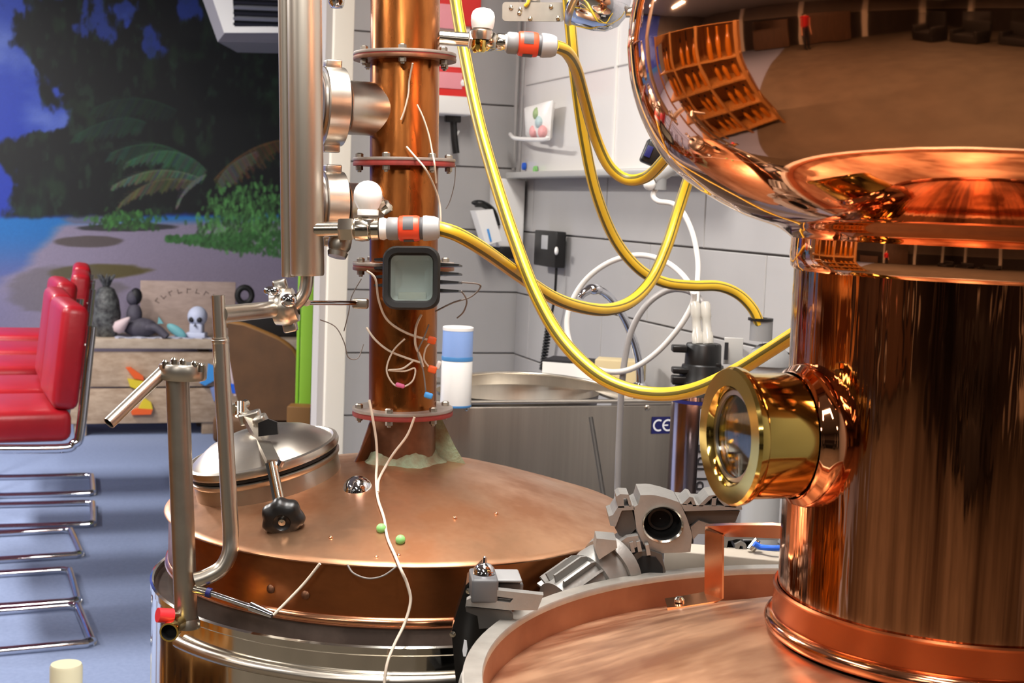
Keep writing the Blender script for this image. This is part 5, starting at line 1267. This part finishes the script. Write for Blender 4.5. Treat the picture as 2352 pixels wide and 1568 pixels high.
# black slotted plate with grey terminal box and fork bracket, left of the flange
sp_ = thing('pump_housing', 'black slotted housing with grey terminal box at the pot flange', 'housing', P(1075, 1568, 1.48))
Yp = 1.50
pplate(sp_, 'black_cover', 'black_gloss', [(1036, 1450), (1046, 1412), (1060, 1370), (1070, 1338), (1110, 1300), (1128, 1330), (1150, 1400), (1130, 1700), (1066, 1700), (1048, 1600)], Yp, .05)
pplate(sp_, 'slot', 'white_print', [(1062, 1494), (1066, 1468), (1072, 1470), (1074, 1490), (1070, 1508), (1064, 1508)], Yp - .001, .003)
m = MB(); m.box((0, 0, 0), (S(62, Yp), .05, S(56, Yp)), frame(P(1110, 1344, Yp - .012), (0, 0, 1), (1, .1, .04)), bev=.003); m.build('terminal_box', 'grey_plastic_dark', sp_)
m = MB(); m.box((0, 0, 0), (S(60, Yp), .05, S(44, Yp)), frame(P(1168, 1345, Yp + .03), (0, 0, 1), (1, .1, .04)), bev=.003); m.build('terminal_box', 'grey_plastic_dark', sp_)
m = MB(); m.box((0, 0, 0), (S(64, Yp), .045, S(8, Yp)), frame(P(1164, 1322, Yp + .01), (0, 0, 1), (1, .1, .04)), bev=.002); m.build('box_lid', 'grey_plastic', sp_)
m = MB(); c = P(1112, 1316, Yp - .012); m.lathe([(.012, 0), (.011, .006), (.007, .010), (.0025, .012), (.002, .018), (.0003, .019)], T(c), 20, True); m.build('dome_nut', 'chrome', sp_, 50)
pplate(sp_, 'fork_plate', 'alu', [(1068, 1392), (1070, 1378), (1082, 1372), (1172, 1384), (1180, 1374), (1118, 1366), (1122, 1356), (1140, 1354), (1250, 1366), (1236, 1402), (1170, 1402)], Yp - .035, .012)
pplate(sp_, 'fork_side', 'alu_dark', [(1068, 1392), (1170, 1402), (1180, 1414), (1170, 1440), (1100, 1445), (1096, 1414), (1070, 1404)], Yp - .030, .012)
for px, py in ((1077, 1356), (1040, 1455)):
    m = MB(); m.lathe([(.0035, 0), (.0035, .002), (.0003, .003)], frame(P(px, py, Yp - .002), (0, -1, 0)), 10); m.build('screw', 'nickel', sp_)
m = MB(); c = P(1098, 1640, Yp + .03); m.box((0, 0, -c.z / 2), (.06, .05, c.z), T(c)); m.build('stand', 'black_plastic', sp_, 0)
wire('drain_tube', 'pale tube curving beside the black housing at the lower edge', [(1112, 1500, 1.40), (1085, 1525, 1.40), (1066, 1552, 1.40), (1058, 1590, 1.41), (1056, 1640, 1.42)], .0042, 'tube_white', 'tube')

# ================================================================== LEFT BACKGROUND
# red cantilever stools
def stool(name):
    t = thing(name, 'x', 'chair', (0, 0, 0), 'red cantilever stools')
    fr = MB(); w2 = .225
    for s_ in (-1, 1):
        y = s_ * w2
        path = [(-.02, y * .99, .0135), (-.06, y, .0135), (-.46, y, .0135), (-.515, y, .03), (-.53, y, .08), (-.53, y, .60), (-.52, y, .655), (-.47, y, .675), (-.12, y, .665), (-.065, y, .68), (-.045, y, .72), (-.02, y, .98), (-.012, y, 1.06)]
        m = MB(); m.tube(path, .0155, 12, smooth=5); m.build('side_tube', 'chrome', t, 80)
    m = MB(); m.tube([(-.03, -w2, .0135), (-.005, -w2 + .02, .0135), (0, -w2 + .05, .0135), (0, w2 - .05, .0135), (-.005, w2 - .02, .0135), (-.03, w2, .0135)], .0155, 12, smooth=5); m.build('floor_bar', 'chrome', t, 80)
    m = MB(); m.box((-.30, 0, .735), (.46, .44, .105), None, bev=.03); m.build('seat', 'red_leather', t, 60)
    Mk = Matrix.Rotation(R_(6), 4, 'Y')
    m = MB(); m.box((0, 0, 0), (.085, .43, .34), T((-.075, 0, .955)) @ Mk, bev=.028); m.build('backrest', 'red_leather', t, 60)
    for s_ in (-1, 1):
        m = MB(); m.sphere((-.02, s_ * w2, 1.0), .014, 12, 8); m.build('back_cap', 'white_plastic', t)
    return t
proto = stool('red_stool')
rear = [((215, 1480), (176, 1386)), ((181, 1386), (158, 1304)), ((187, 1276), (160, 1214)), ((214, 1206), (213, 1152)), ((214, 1132), (211, 1092))]
labs = ['nearest red stool with chrome sled base, its seat lowest in the picture', 'second red stool from the front in the row before the beach mural', 'middle red stool of the row of five',
        'second farthest red stool in the row', 'farthest red stool, next to the wooden bench']
for i, (a_, b_) in enumerate(rear):
    o = proto if i == 0 else copy_tree(proto)
    A_ = PZ(*a_, .0135); B_ = PZ(*b_, .0135); d = B_ - A_; mid = (A_ + B_) / 2
    o.location = (mid.x, mid.y, 0); o.rotation_euler = (0, 0, math.atan2(d.y, d.x) - math.pi / 2)
    o['label'] = labs[i]
    o['category'] = 'chair'

# wooden bench before the mural
bz = PZ(300, 1000, 0)
bb = (bz - RM(0, 0, 0)).dot(RB)
def bp2(px, py, off=0): return PW(px, py, 'b', bb + off)
xa0 = (bp2(150, 900) - RM(0, 0, 0)).dot(RA); xa1 = (bp2(700, 900) - RM(0, 0, 0)).dot(RA)
ztb = bp2(330, 778).z
bn = thing('wooden_bench', 'low weathered wooden plank bench under the beach mural', 'bench', RM((xa0 + xa1) / 2, bb, 0))
def bbox(nm, mt, x0, x1, b0, b1, z0, z1, bev=.004, par=None):
    m = MB(); m.box(((x0 + x1) / 2, (b0 + b1) / 2, (z0 + z1) / 2), (x1 - x0, b1 - b0, z1 - z0), RF(0, 0, 0), bev=bev); return m.build(nm, mt, par or bn)
zl = [bp2(330, y).z for y in (778, 800, 808, 888, 892, 972)]
bbox('top_plank', 'wood_top', xa0, xa1, bb - .02, bb + .17, zl[1], zl[0]); bbox('top_plank', 'wood_top', xa0, xa1, bb + .175, bb + .40, zl[1], zl[0])
bbox('front_plank', 'wood_plank', xa0 + .02, xa1, bb, bb + .02, zl[3], zl[2]); bbox('front_plank', 'wood_plank', xa0 + .02, xa1, bb, bb + .02, zl[5], zl[4])
for x in (xa0 + .09, xa0 + .85, xa1 - .05): bbox('leg', 'wood_plank', x - .035, x + .035, bb + .01, bb + .07, 0, zl[5] + .02); bbox('leg', 'wood_plank', x - .035, x + .035, bb + .32, bb + .38, 0, zl[1])
bbox('end_plank', 'wood_plank', xa0 + .02, xa0 + .04, bb + .02, bb + .38, zl[5], zl[1])
# ornaments on the bench
def on_bench(px, off): p = bp2(px, 778, off); p.z = ztb; return p
oy = .14
def orn(name, label, cat, px): return thing(name, label, cat, on_bench(px, oy))
kk = 8.7 / FPX
o = orn('dark_vase', 'dark mottled pineapple shaped vase on the bench beside the red stools', 'vase', 243)
c = on_bench(243, oy); m = MB(); m.lathe([(.0005, 0), (22 * kk, 0), (30 * kk, 20 * kk), (33 * kk, 50 * kk), (28 * kk, 85 * kk), (18 * kk, 108 * kk), (12 * kk, 112 * kk), (.0005, 112 * kk)], T(c), 24); m.build('vase_body', 'ornament_dark', o, 60)
for k in range(7):
    a = 2 * math.pi * k / 7; m = MB(); m.tube([c + Vector((0, 0, 108 * kk)), c + Vector((.03 * math.cos(a), .03 * math.sin(a), 128 * kk)), c + Vector((.055 * math.cos(a), .055 * math.sin(a), 140 * kk))], [.012, .009, .004], 6, smooth=3); m.build('leaf', 'ornament_dark', o)
o = orn('seated_figure', 'dark grey seated figurine with black hair before the wooden sign', 'figurine', 320)
c = on_bench(322, oy - .02)
m = MB(); m.sphere((0, 0, 22 * kk), 30 * kk, 20, 12, (1.35, .8, .75), T(c)); m.sphere((-14 * kk, 0, 50 * kk), 20 * kk, 18, 12, (.9, .8, 1.3), T(c)); m.build('body', 'ornament_grey', o, 60)
m = MB(); m.sphere((-18 * kk, 0, 88 * kk), 15 * kk, 18, 12, (.95, .9, 1.15), T(c)); m.build('head', 'ornament_grey', o, 60)
m = MB(); m.sphere((-12 * kk, .01, 92 * kk), 16 * kk, 18, 12, (.9, .9, 1.2), T(c)); m.build('hair', 'ink_dark', o, 60)
m = MB(); m.tube([c + Vector((10 * kk, -.03, 20 * kk)), c + Vector((40 * kk, -.05, 24 * kk)), c + Vector((66 * kk, -.06, 4 * kk))], 9 * kk, 10, smooth=5); m.build('leg', 'ornament_grey', o, 60)
o = orn('conch_shell', 'pale pink shell lying left of the seated figurine', 'shell', 272)
c = on_bench(272, oy - .06); m = MB(); m.lathe([(.0005, 0), (12 * kk, 8 * kk), (15 * kk, 18 * kk), (9 * kk, 34 * kk), (4 * kk, 46 * kk), (.0005, 50 * kk)], frame(c + Vector((-.03, 0, .035)), (.6, 0, .55)), 16); m.build('shell', 'pale_pink', o, 60)
o = orn('bench_cloth', 'white lace cloth spread along the bench top', 'cloth', 370)
m = MB(); v = []; f = []
for i in range(31):
    x = 262 + i * 7.3; p = on_bench(x, oy)
    w_ = .07 + .015 * math.sin(i * 1.7)
    for b_ in (-w_ - .05, w_ - .05): v.append(p + RB * b_ + Vector((0, 0, .004 + .003 * math.sin(i))))
    for b_ in (w_ - .05, -w_ - .05): v.append(p + RB * b_ + Vector((0, 0, .0)))
for i in range(30):
    for k in range(4): f.append((i * 4 + k, i * 4 + (k + 1) % 4, i * 4 + 4 + (k + 1) % 4, i * 4 + 4 + k))
m.raw(v, f); m.build('cloth', 'cloth_white', o, 60)
o = orn('aqua_fish', 'pale turquoise fish ornament lying on the white cloth', 'ornament', 400)
c = on_bench(398, oy - .05) + Vector((0, 0, .01)); m = MB(); m.sphere((0, 0, 14 * kk), 20 * kk, 18, 10, (1.3, .4, .55), T(c) @ Matrix.Rotation(R_(32), 4, 'Y')); m.build('body', 'aqua', o, 60)
m = MB(); m.prism([(0, 0), (-16 * kk, 10 * kk), (-12 * kk, -6 * kk)], .012, frame(c + Vector((-22 * kk, 0, 28 * kk)), (0, -1, 0), (1, 0, -.4))); m.build('tail', 'aqua', o, 0)
o = orn('white_skull', 'white skull ornament on the bench behind the slim drip pipe', 'skull', 455)
c = on_bench(453, oy - .02)
m = MB(); m.sphere((0, 0, 48 * kk), 24 * kk, 20, 14, (.95, 1, 1), T(c)); m.box((0, -.01, 20 * kk), (30 * kk, 30 * kk, 26 * kk), T(c), bev=.012); m.build('cranium', 'skull_white', o, 60)
for s_ in (-1, 1): m = MB(); m.sphere((s_ * 9 * kk, -21 * kk, 42 * kk), 6.5 * kk, 12, 8, (1, .6, 1), T(c)); m.build('eye_socket', 'ink_dark', o, 60)
m = MB(); m.prism([(-3 * kk, 0), (3 * kk, 0), (0, 8 * kk)], .01, frame(c + Vector((0, -22 * kk, 27 * kk)), (0, -1, 0), (1, 0, 0))); m.build('nose_hole', 'ink_dark', o, 0)
m = MB(); m.box((0, -.01, 6 * kk), (44 * kk, 34 * kk, 12 * kk), T(c), bev=.008); m.build('jaw', 'skull_white', o, 60)
# wooden sign with arched faded lettering
p0 = bp2(322, 715, .30); p1 = bp2(542, 645, .30)
sg = thing('wooden_sign', 'pale wooden sign board with faded arched lettering leaning on the mural', 'sign', bp2(430, 778, .30))
xs0 = (p0 - RM(0, 0, 0)).dot(RA); xs1 = (p1 - RM(0, 0, 0)).dot(RA)
zs0 = min(p0.z, bp2(430, 716, .3).z); zs1 = bp2(430, 646, .3).z
m = MB(); m.box(((xs0 + xs1) / 2, bb + .31, (ztb + zs1) / 2), (xs1 - xs0, .018, zs1 - ztb), RF(0, 0, 0), bev=.004); m.build('board', 'wood_sign', sg)
cxs = (xs0 + xs1) / 2; rad = .22
for i in range(9):                # worn strokes of the arched lettering, not readable
    an = R_(150 - 15 * i); pc = RM(cxs + rad * math.cos(an), bb + .3005, zs1 - .19 + .13 * math.sin(an))
    Ml = frame(pc, -RB, RA)
    m = MB(); m.box((-.009, 0, 0), (.005, .032, .001), Ml @ Matrix.Rotation(an - math.pi / 2, 4, 'Z')); m.box((.004, .010 * (-1) ** i, 0), (.022, .005, .001), Ml @ Matrix.Rotation(an - math.pi / 2, 4, 'Z')); m.build('worn_letter', 'sign_ink', sg, 0)
# coil of black rope right of the sign
p = on_bench(562, oy + .05); o = thing('black_wreath', 'small black ring shaped wreath on the bench under the outlet pipe', 'wreath', p)
m = MB(); cw = bp2(562, 678, oy + .05); m.tube([cw + RA * (.045 * math.cos(R_(30 * k))) + Vector((0, 0, .05 * math.sin(R_(30 * k)))) for k in range(12)], .019, 10, smooth=3, closed=True); m.build('ring', 'black_rubber', o, 60)
m = MB(); m.box((0, 0, (cw.z - .06 - ztb) / 2), (.10, .05, cw.z - .06 - ztb), T(p) @ RZ, bev=.006); m.build('stand', 'sofa_dark', o)
p = on_bench(620, oy + .08); m = MB(); m.box((0, 0, .075), (.44, .12, .15), T(p) @ RZ, bev=.01); tag(m.build('dark_crate', 'sofa_dark', None, 30, org=p), 'dark low crate on the bench behind the brown armchair', 'crate')
# toys fixed on the bench front
def toy(name, label, pts, mts):
    ts = thing(name, label, 'toy', bp2(pts[0][0][0], pts[0][0][1], -.01))
    for q, mt, nm in zip(pts, mts[0], mts[1]):
        pw = [bp2(x, y, -.004) for x, y in q]; c = sum(pw, Vector()) / len(pw)
        m = MB(); m.prism([((p - c).dot(RA), (p - c).z) for p in pw], .03, frame(c, -RB, RA)); m.build(nm, mt, ts, 0)
toy('fish_toy', 'orange and yellow fish shape on the bench front', [[(288, 843), (300, 842), (328, 862), (330, 872), (308, 868)], [(292, 868), (330, 874), (336, 888), (312, 892), (298, 886)]], [['orange_toy', 'yellow_toy'], ['tail', 'body']])
toy('fish_toy', 'yellow and orange fish shape low on the bench front', [[(330, 912), (346, 922), (350, 938), (318, 936)], [(300, 940), (318, 936), (350, 938), (346, 950), (302, 951)]], [['yellow_toy', 'orange_toy'], ['body', 'tail']])
toy('star_toy', 'light blue shape on the bench front left of the slim pipe', [[(478, 834), (500, 842), (494, 870), (470, 884), (458, 878), (474, 866)], [(482, 890), (500, 884), (500, 916), (490, 920)]], [['sky_blue', 'toy_lilac'], ['body', 'tail']])
p = bp2(546, 885, -.08); o = thing('paint_bottle', 'small blue banded bottle before the bench beside the armchair', 'bottle', p)
m = MB(); a_ = bp2(533, 830, -.08); b_ = bp2(549, 905, -.08); m.cyl(b_, a_, 13 * kk, 8 * kk, n=20); m.build('bottle_body', 'pale_pink', o)
m = MB(); a2 = bp2(545, 878, -.08); m.cyl(b_.lerp(a_, .08), b_.lerp(a_, .36), 15 * kk, n=20); m.build('bottle_band', 'blue_bright', o)
# brown tub armchair seen from behind
Yb2 = 6.6
ac = thing('brown_armchair', 'brown upholstered tub armchair seen from behind under the outlet pipe', 'armchair', P(600, 1010, Yb2))
def parc(nm, mt, pts, Y0, dep):
    c = P(sum(p[0] for p in pts) / len(pts), sum(p[1] for p in pts) / len(pts), Y0); pw = [P(x, y, Y0) for x, y in pts]
    m = MB(); F = frame(c, (0, -1, 0), (1, 0, 0)); m.prism([((p - c).x, (p - c).z) for p in pw], dep, F @ T((0, 0, -dep))); return m.build(nm, mt, ac, 30)
back = [(522, 742), (560, 748), (600, 764), (640, 782), (668, 802), (684, 830), (686, 860), (678, 910), (668, 965), (560, 965), (540, 900), (528, 830)]
parc('back_shell', 'brown_leather', back, Yb2, .10)
tp_ = [P(x, y, Yb2 + .02) for x, y in ((520, 744), (560, 749), (600, 764), (640, 782), (668, 802), (684, 830), (686, 870), (678, 920), (668, 965))]
m = MB(); m.tube(tp_, .018, 10, smooth=4); m.build('piping', 'brown_edge', ac, 80)
c = P(600, 965, Yb2 + .25); m = MB(); m.box((0, 0, -.02), (.40, .42, .14), T(c), bev=.03); m.build('seat', 'brown_leather', ac, 60)
for dx in (-.15, .15):
    for dy in (-.12, .15):
        m = MB(); q = c + Vector((dx, dy, -.08)); m.cyl(Vector((q.x, q.y, 0)), q, .016, .022, n=12); m.build('leg', 'brown_edge', ac)
# green post and wooden block right of it
p = P(702, 950, 6.1); gp = thing('green_post', 'bright green painted post behind the condenser', 'post', Vector((p.x, p.y, 0)))
m = MB(); zt_ = P(702, 560, 6.1).z; m.box((0, 0, zt_ / 2), (S(28, 6.1), .05, zt_), T((p.x, p.y, 0)), bev=.004); m.build('post', 'green_paint', gp)
m = MB(); m.box((-.042, .02, zt_ / 2), (.012, .03, zt_), T((p.x, p.y, 0)), bev=.002); m.build('edge_strip', 'green_paint', gp)
m = MB(); m.box((0, 0, .01), (.16, .12, .02), T((p.x, p.y, 0))); m.build('foot', 'brown_edge', gp)
p = P(690, 950, 5.9); m = MB(); zt_ = P(690, 930, 5.9).z; m.box((0, 0, zt_ / 2), (.10, .10, zt_), T((p.x, p.y, 0)), bev=.004); tag(m.build('wooden_block', 'brown_edge', None, 30, org=(p.x, p.y, 0)), 'orange brown wooden block at the foot of the green post', 'block')
# cream post near the lower left corner
p = P(152, 1535, 2.9); cp_ = thing('cream_post', 'short cream plastic post standing at the lower left edge', 'post', Vector((p.x, p.y, 0)))
zt_ = P(152, 1524, 2.9).z; rr_ = S(37, 2.95)
m = MB(); m.lathe([(.0005, 0), (rr_, 0), (rr_, zt_ - .006), (rr_ * .93, zt_), (.0005, zt_ + .001)], T((p.x, p.y, 0)), 36); m.build('post_tube', 'cream_post', cp_, 40)
m = MB(); m.lathe([(.0005, 0), (rr_ * 2.2, 0), (rr_ * 2.2, .01), (rr_, .014)], T((p.x, p.y, 0)), 36, True); m.build('post_foot', 'cream_post', cp_, 40)
# air conditioner high on the mural wall
acu = thing('wall_heater_vent', 'white framed louvre vent box hanging high before the mural', 'vent', P(575, 95, 7.2))
Yv2 = 7.2
def pv(x, y, d=0): return P(x, y, Yv2 + d)
m = MB(); v = [pv(444, -60, .0), pv(700, -60, 0), pv(700, 100, 0), pv(500, 96, 0), pv(470, -60, -.10), pv(700, -60, -.10), pv(700, 76, -.10), pv(516, 76, -.10)]
v2 = v[:4] + v[4:]
m.raw([v[0], v[1], v[2], v[3], v[4], v[5], v[6], v[7], v[0] + Vector((0, .5, 0)), v[1] + Vector((0, .5, 0)), v[2] + Vector((0, .5, 0)), v[3] + Vector((0, .5, 0))],
      [(3, 7, 4, 0), (2, 6, 7, 3), (0, 4, 5, 1), (1, 5, 6, 2), (0, 1, 9, 8), (1, 2, 10, 9), (2, 3, 11, 10), (3, 0, 8, 11), (11, 10, 9, 8)]); m.build('casing', 'conduit', acu, 0)
m = MB(); fr_o = [pv(470, -60, -.10), pv(700, -60, -.10), pv(700, 76, -.10), pv(516, 76, -.10)]; fr_i = [pv(532, -60, -.10), pv(700, -60, -.10), pv(700, 62, -.10), pv(540, 62, -.10)]
off = Vector((0, -.015, 0))
m.raw(fr_o + fr_i + [q + off for q in fr_o] + [q + off for q in fr_i], [(8, 11, 15, 12), (11, 10, 14, 15), (10, 9, 13, 14), (9, 8, 12, 13), (0, 3, 11, 8), (3, 2, 10, 11), (7, 4, 12, 15), (6, 7, 15, 14)]); m.build('frame', 'white_enamel', acu, 0)
m = MB(); m.raw([q + Vector((0, -.002, 0)) for q in fr_i], [(3, 2, 1, 0)]); m.build('grille_back', 'louvre_dark', acu, 0)
for k in range(9):
    y_ = 56 - k * 12.5
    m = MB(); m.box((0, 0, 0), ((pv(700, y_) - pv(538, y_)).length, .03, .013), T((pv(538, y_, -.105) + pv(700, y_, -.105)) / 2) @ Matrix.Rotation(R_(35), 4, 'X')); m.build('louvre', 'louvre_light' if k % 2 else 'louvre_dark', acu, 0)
m = MB(); c = pv(600, -60, .2); m.box((0, 0, (CEIL - c.z) / 2), (.05, .05, CEIL - c.z), T(c)); m.build('hanger', 'conduit', acu, 0)
# chrome knob at the top edge before the partition
kp = P(774, 0, 2.0); o = thing('chrome_fitting', 'small chrome fitting at the top edge left of the copper column', 'fitting', kp)
m = MB(); m.lathe([(.0005, -.012), (.008, -.011), (.0115, -.004), (.0115, .012), (.008, .02), (.006, .06), (.0005, .06)], T(kp), 24); m.build('knob', 'chrome', o, 60)
m = MB(); m.cyl(kp + Vector((0, 0, .05)), Vector((cax(-60).x - RC, LY, kp.z + .05)), .005, n=10); m.build('knob_arm', 'steel', o, 60)

# ================================================================== ROOM BEHIND THE CAMERA (seen only mirrored in the copper)
def cab(name, label, a, b, w_, d_, h_, mt, cat='cabinet'):
    t = thing(name, label, cat, RM(a, b, 0))
    m = MB(); m.box((0, 0, h_ / 2 + .03), (w_, d_, h_ - .06), RF(a, b, 0), bev=.01); m.build('body', mt, t)
    m = MB(); m.box((0, 0, h_ - .015), (w_ + .04, d_ + .04, .03), RF(a, b, 0), bev=.005); m.build('top', mt, t)
    m = MB(); m.box((0, 0, .03), (w_ - .06, d_ - .06, .06), RF(a, b, 0)); m.build('plinth', 'sofa_dark', t, 0)
cab('wooden_cabinet', 'tall brown wooden cabinet mirrored in the copper, behind the camera', -10.6, -4.4, .6, 2.6, 2.0, 'cabinet_brown')
cab('wooden_cabinet', 'low brown wooden counter along the left side of the room', -10.5, -1.2, .7, 2.2, 1.0, 'cabinet_brown')
for i, (a, b) in enumerate(((-5.6, -8.6), (-7.4, -8.2), (-3.8, -9.0))):
    t = thing('dark_sofa', ['dark sofa against the wall behind the camera, middle one', 'dark sofa behind the camera in the left corner', 'dark sofa behind the camera in the right corner'][i], 'sofa', RM(a, b, 0), 'dark sofas')
    m = MB(); m.box((0, 0, .24), (1.3, .8, .40), RF(a, b, 0), bev=.06); m.build('seat', 'sofa_dark', t, 60)
    m = MB(); m.box((0, -.32, .62), (1.3, .18, .5), RF(a, b, 0), bev=.06); m.build('backrest', 'sofa_dark', t, 60)
    for s_ in (-1, 1): m = MB(); m.box((s_ * .58, 0, .45), (.16, .8, .36), RF(a, b, 0), bev=.05); m.build('armrest', 'sofa_dark', t, 60)
    for sx in (-.5, .5):
        for sy in (-.3, .3): m = MB(); m.box((sx, sy, .03), (.05, .05, .06), RF(a, b, 0)); m.build('leg', 'cabinet_brown', t, 0)
# unseen dark panels and pale posts, added to give the copper streaked reflections
for k, (c, sz) in enumerate((((A0 + .02, (B0 + B1) / 2, .75), (.04, B1 - B0, 1.5)), ((A0 / 2, B0 + .02, .75), (-A0, .04, 1.5)))):
    struct(MB().box(c, sz, RF(0, 0, 0)).build('trim_%d' % (3 + k), 'added_panel_dark', smooth=0))
n_ = 5
for a, b in ((-1.6, B0 + .08), (-4.3, B0 + .08), (-8.6, B0 + .08), (A0 + .08, -10.2), (A0 + .08, -6.6), (A0 + .08, -3.0), (A0 + .08, 1.0)):
    struct(MB().box((0, 0, CEIL / 2), (.30, .30, CEIL), RF(a, b, 0), bev=.01).build('trim_%d' % n_, 'cream_trim')); n_ += 1
# wooden rack of amber bottles left of the older still, outside the frame, mirrored in copper and steel
rx, ry = -1.75, 2.25
rk_ = thing('bottle_rack', 'wooden rack left of the older still, outside the frame', 'rack', (rx, ry, 0))
for z in (.12, .52, .92, 1.32, 1.68):
    m = MB(); m.box((rx, ry, z), (.36, 1.9, .03), None, bev=.004); m.build('shelf', 'oak', rk_)
for sx in (-.17, .17):
    for sy in (-.93, -.31, .31, .93): m = MB(); m.box((rx + sx, ry + sy, .86), (.03, .05, 1.72), None, bev=.003); m.build('upright', 'oak', rk_)
m = MB(); m.box((rx - .18, ry, .86), (.015, 1.9, 1.7)); m.build('back_panel', 'oak', rk_, 0)
bp3 = thing('amber_bottle', 'amber spirit bottle on the wooden rack outside the frame', 'bottle', (0, 0, 0), 'amber bottles on the rack')
m = MB(); m.lathe([(.0005, 0), (.038, 0), (.04, .004), (.04, .17), (.032, .20), (.014, .23), (.013, .27), (.0005, .272)], None, 20); m.build('glass_body', 'amber', bp3, 40)
m = MB(); m.lathe([(.0155, .255), (.0155, .282), (.0005, .283)], None, 16); m.build('cork', 'ink_dark', bp3, 40)
first = True
for z in (.135, .535, .935, 1.335):
    for k in range(12):
        if k % 4 == 3: continue
        o = bp3 if first else copy_tree(bp3); first = False
        o.location = (rx + random.uniform(.02, .09), ry - .80 + k * .15, z)
# person in a red shirt far to the left, seen mirrored in the onion
def person(loc, rz, label):
    t = thing('person', label, 'person', loc)
    pts = {}; E = []; Rr = {}
    def V(n, co, r): pts[n] = co; Rr[n] = r
    V('pel', (0, 0, .95), .125); V('waist', (0, 0, 1.10), .115); V('chest', (0, 0, 1.30), .14); V('nb', (0, 0, 1.45), .07); V('neck', (0, -.01, 1.50), .052); V('hd', (0, -.02, 1.60), .085); V('hd2', (0, -.01, 1.68), .08)
    ch = ['pel', 'waist', 'chest', 'nb', 'neck', 'hd', 'hd2']; E += list(zip(ch, ch[1:]))
    V('nose', (0, -.105, 1.60), .014); E.append(('hd', 'nose'))
    for s, n in ((-1, 'l'), (1, 'r')):
        V('sh' + n, (s * .17, 0, 1.40), .062); V('el' + n, (s * .23, .02, 1.12), .043); V('wr' + n, (s * .24, -.06, .88), .028); V('pa' + n, (s * .24, -.08, .81), .03)
        E += [('chest', 'sh' + n), ('sh' + n, 'el' + n), ('el' + n, 'wr' + n), ('wr' + n, 'pa' + n)]
        for k, dx in enumerate((-.024, -.008, .008, .024)):
            V('f%d%s' % (k, n), (s * .24 + dx, -.095, .77), .009); V('g%d%s' % (k, n), (s * .24 + dx, -.085, .735 + .006 * abs(k - 1)), .008); E += [('pa' + n, 'f%d%s' % (k, n)), ('f%d%s' % (k, n), 'g%d%s' % (k, n))]
        V('t' + n, (s * .24 - s * .035, -.11, .80), .010); E.append(('pa' + n, 't' + n))
        V('hip' + n, (s * .09, 0, .90), .095); V('kn' + n, (s * .10, -.02, .50), .062); V('an' + n, (s * .10, .02, .09), .045); V('toe' + n, (s * .11, -.13, .045), .04)
        E += [('pel', 'hip' + n), ('hip' + n, 'kn' + n), ('kn' + n, 'an' + n), ('an' + n, 'toe' + n)]
    ks = list(pts); me = bpy.data.meshes.new('body'); me.from_pydata([pts[k] for k in ks], [(ks.index(a), ks.index(b)) for a, b in E], [])
    o = bpy.data.objects.new('body', me); COL.objects.link(o)
    md = o.modifiers.new('skin', 'SKIN'); sb = o.modifiers.new('sub', 'SUBSURF'); sb.levels = sb.render_levels = 2
    for i, k in enumerate(ks): me.skin_vertices[0].data[i].radius = (Rr[k], Rr[k]); me.skin_vertices[0].data[i].use_root = (k == 'pel')
    bpy.context.view_layer.update()
    m2 = bpy.data.meshes.new_from_object(o.evaluated_get(bpy.context.evaluated_depsgraph_get())); bpy.data.objects.remove(o, do_unlink=True)
    for q in ('skin', 'red_shirt', 'trousers'): m2.materials.append(MATS[q])
    for p in m2.polygons:
        c = p.center
        p.material_index = 2 if (c.z < .98 and abs(c.x) < .19) else (1 if (c.z < 1.455 and (c.z > 1.0 or abs(c.x) < .19)) else 0)
        p.use_smooth = True
    b = bpy.data.objects.new('body', m2); COL.objects.link(b); b.parent = t
    ORG[t.name] = Vector((0, 0, 0))
    m = MB(); m.lathe([(.092, -.02), (.098, .02), (.09, .06), (.06, .09), (.0005, .10)], T((0, .012, 1.66)) @ Matrix.Diagonal((.95, 1.1, 1, 1)), 24); m.build('hair', 'hair', t, 60)
    for s in (-1, 1):
        m = MB(); m.sphere((s * .032, -.098, 1.625), .011, 10, 6); m.build('eye', 'ink_dark', t)
    m = MB(); m.box((0, -.1, 1.555), (.045, .012, .008), None, bev=.003); m.build('mouth', 'food_pink', t)
    t.rotation_euler = (0, 0, rz)
    return t
person((-7.0, -1.3, 0), R_(70), 'person in a red shirt and dark trousers, mirrored small in the copper onion')
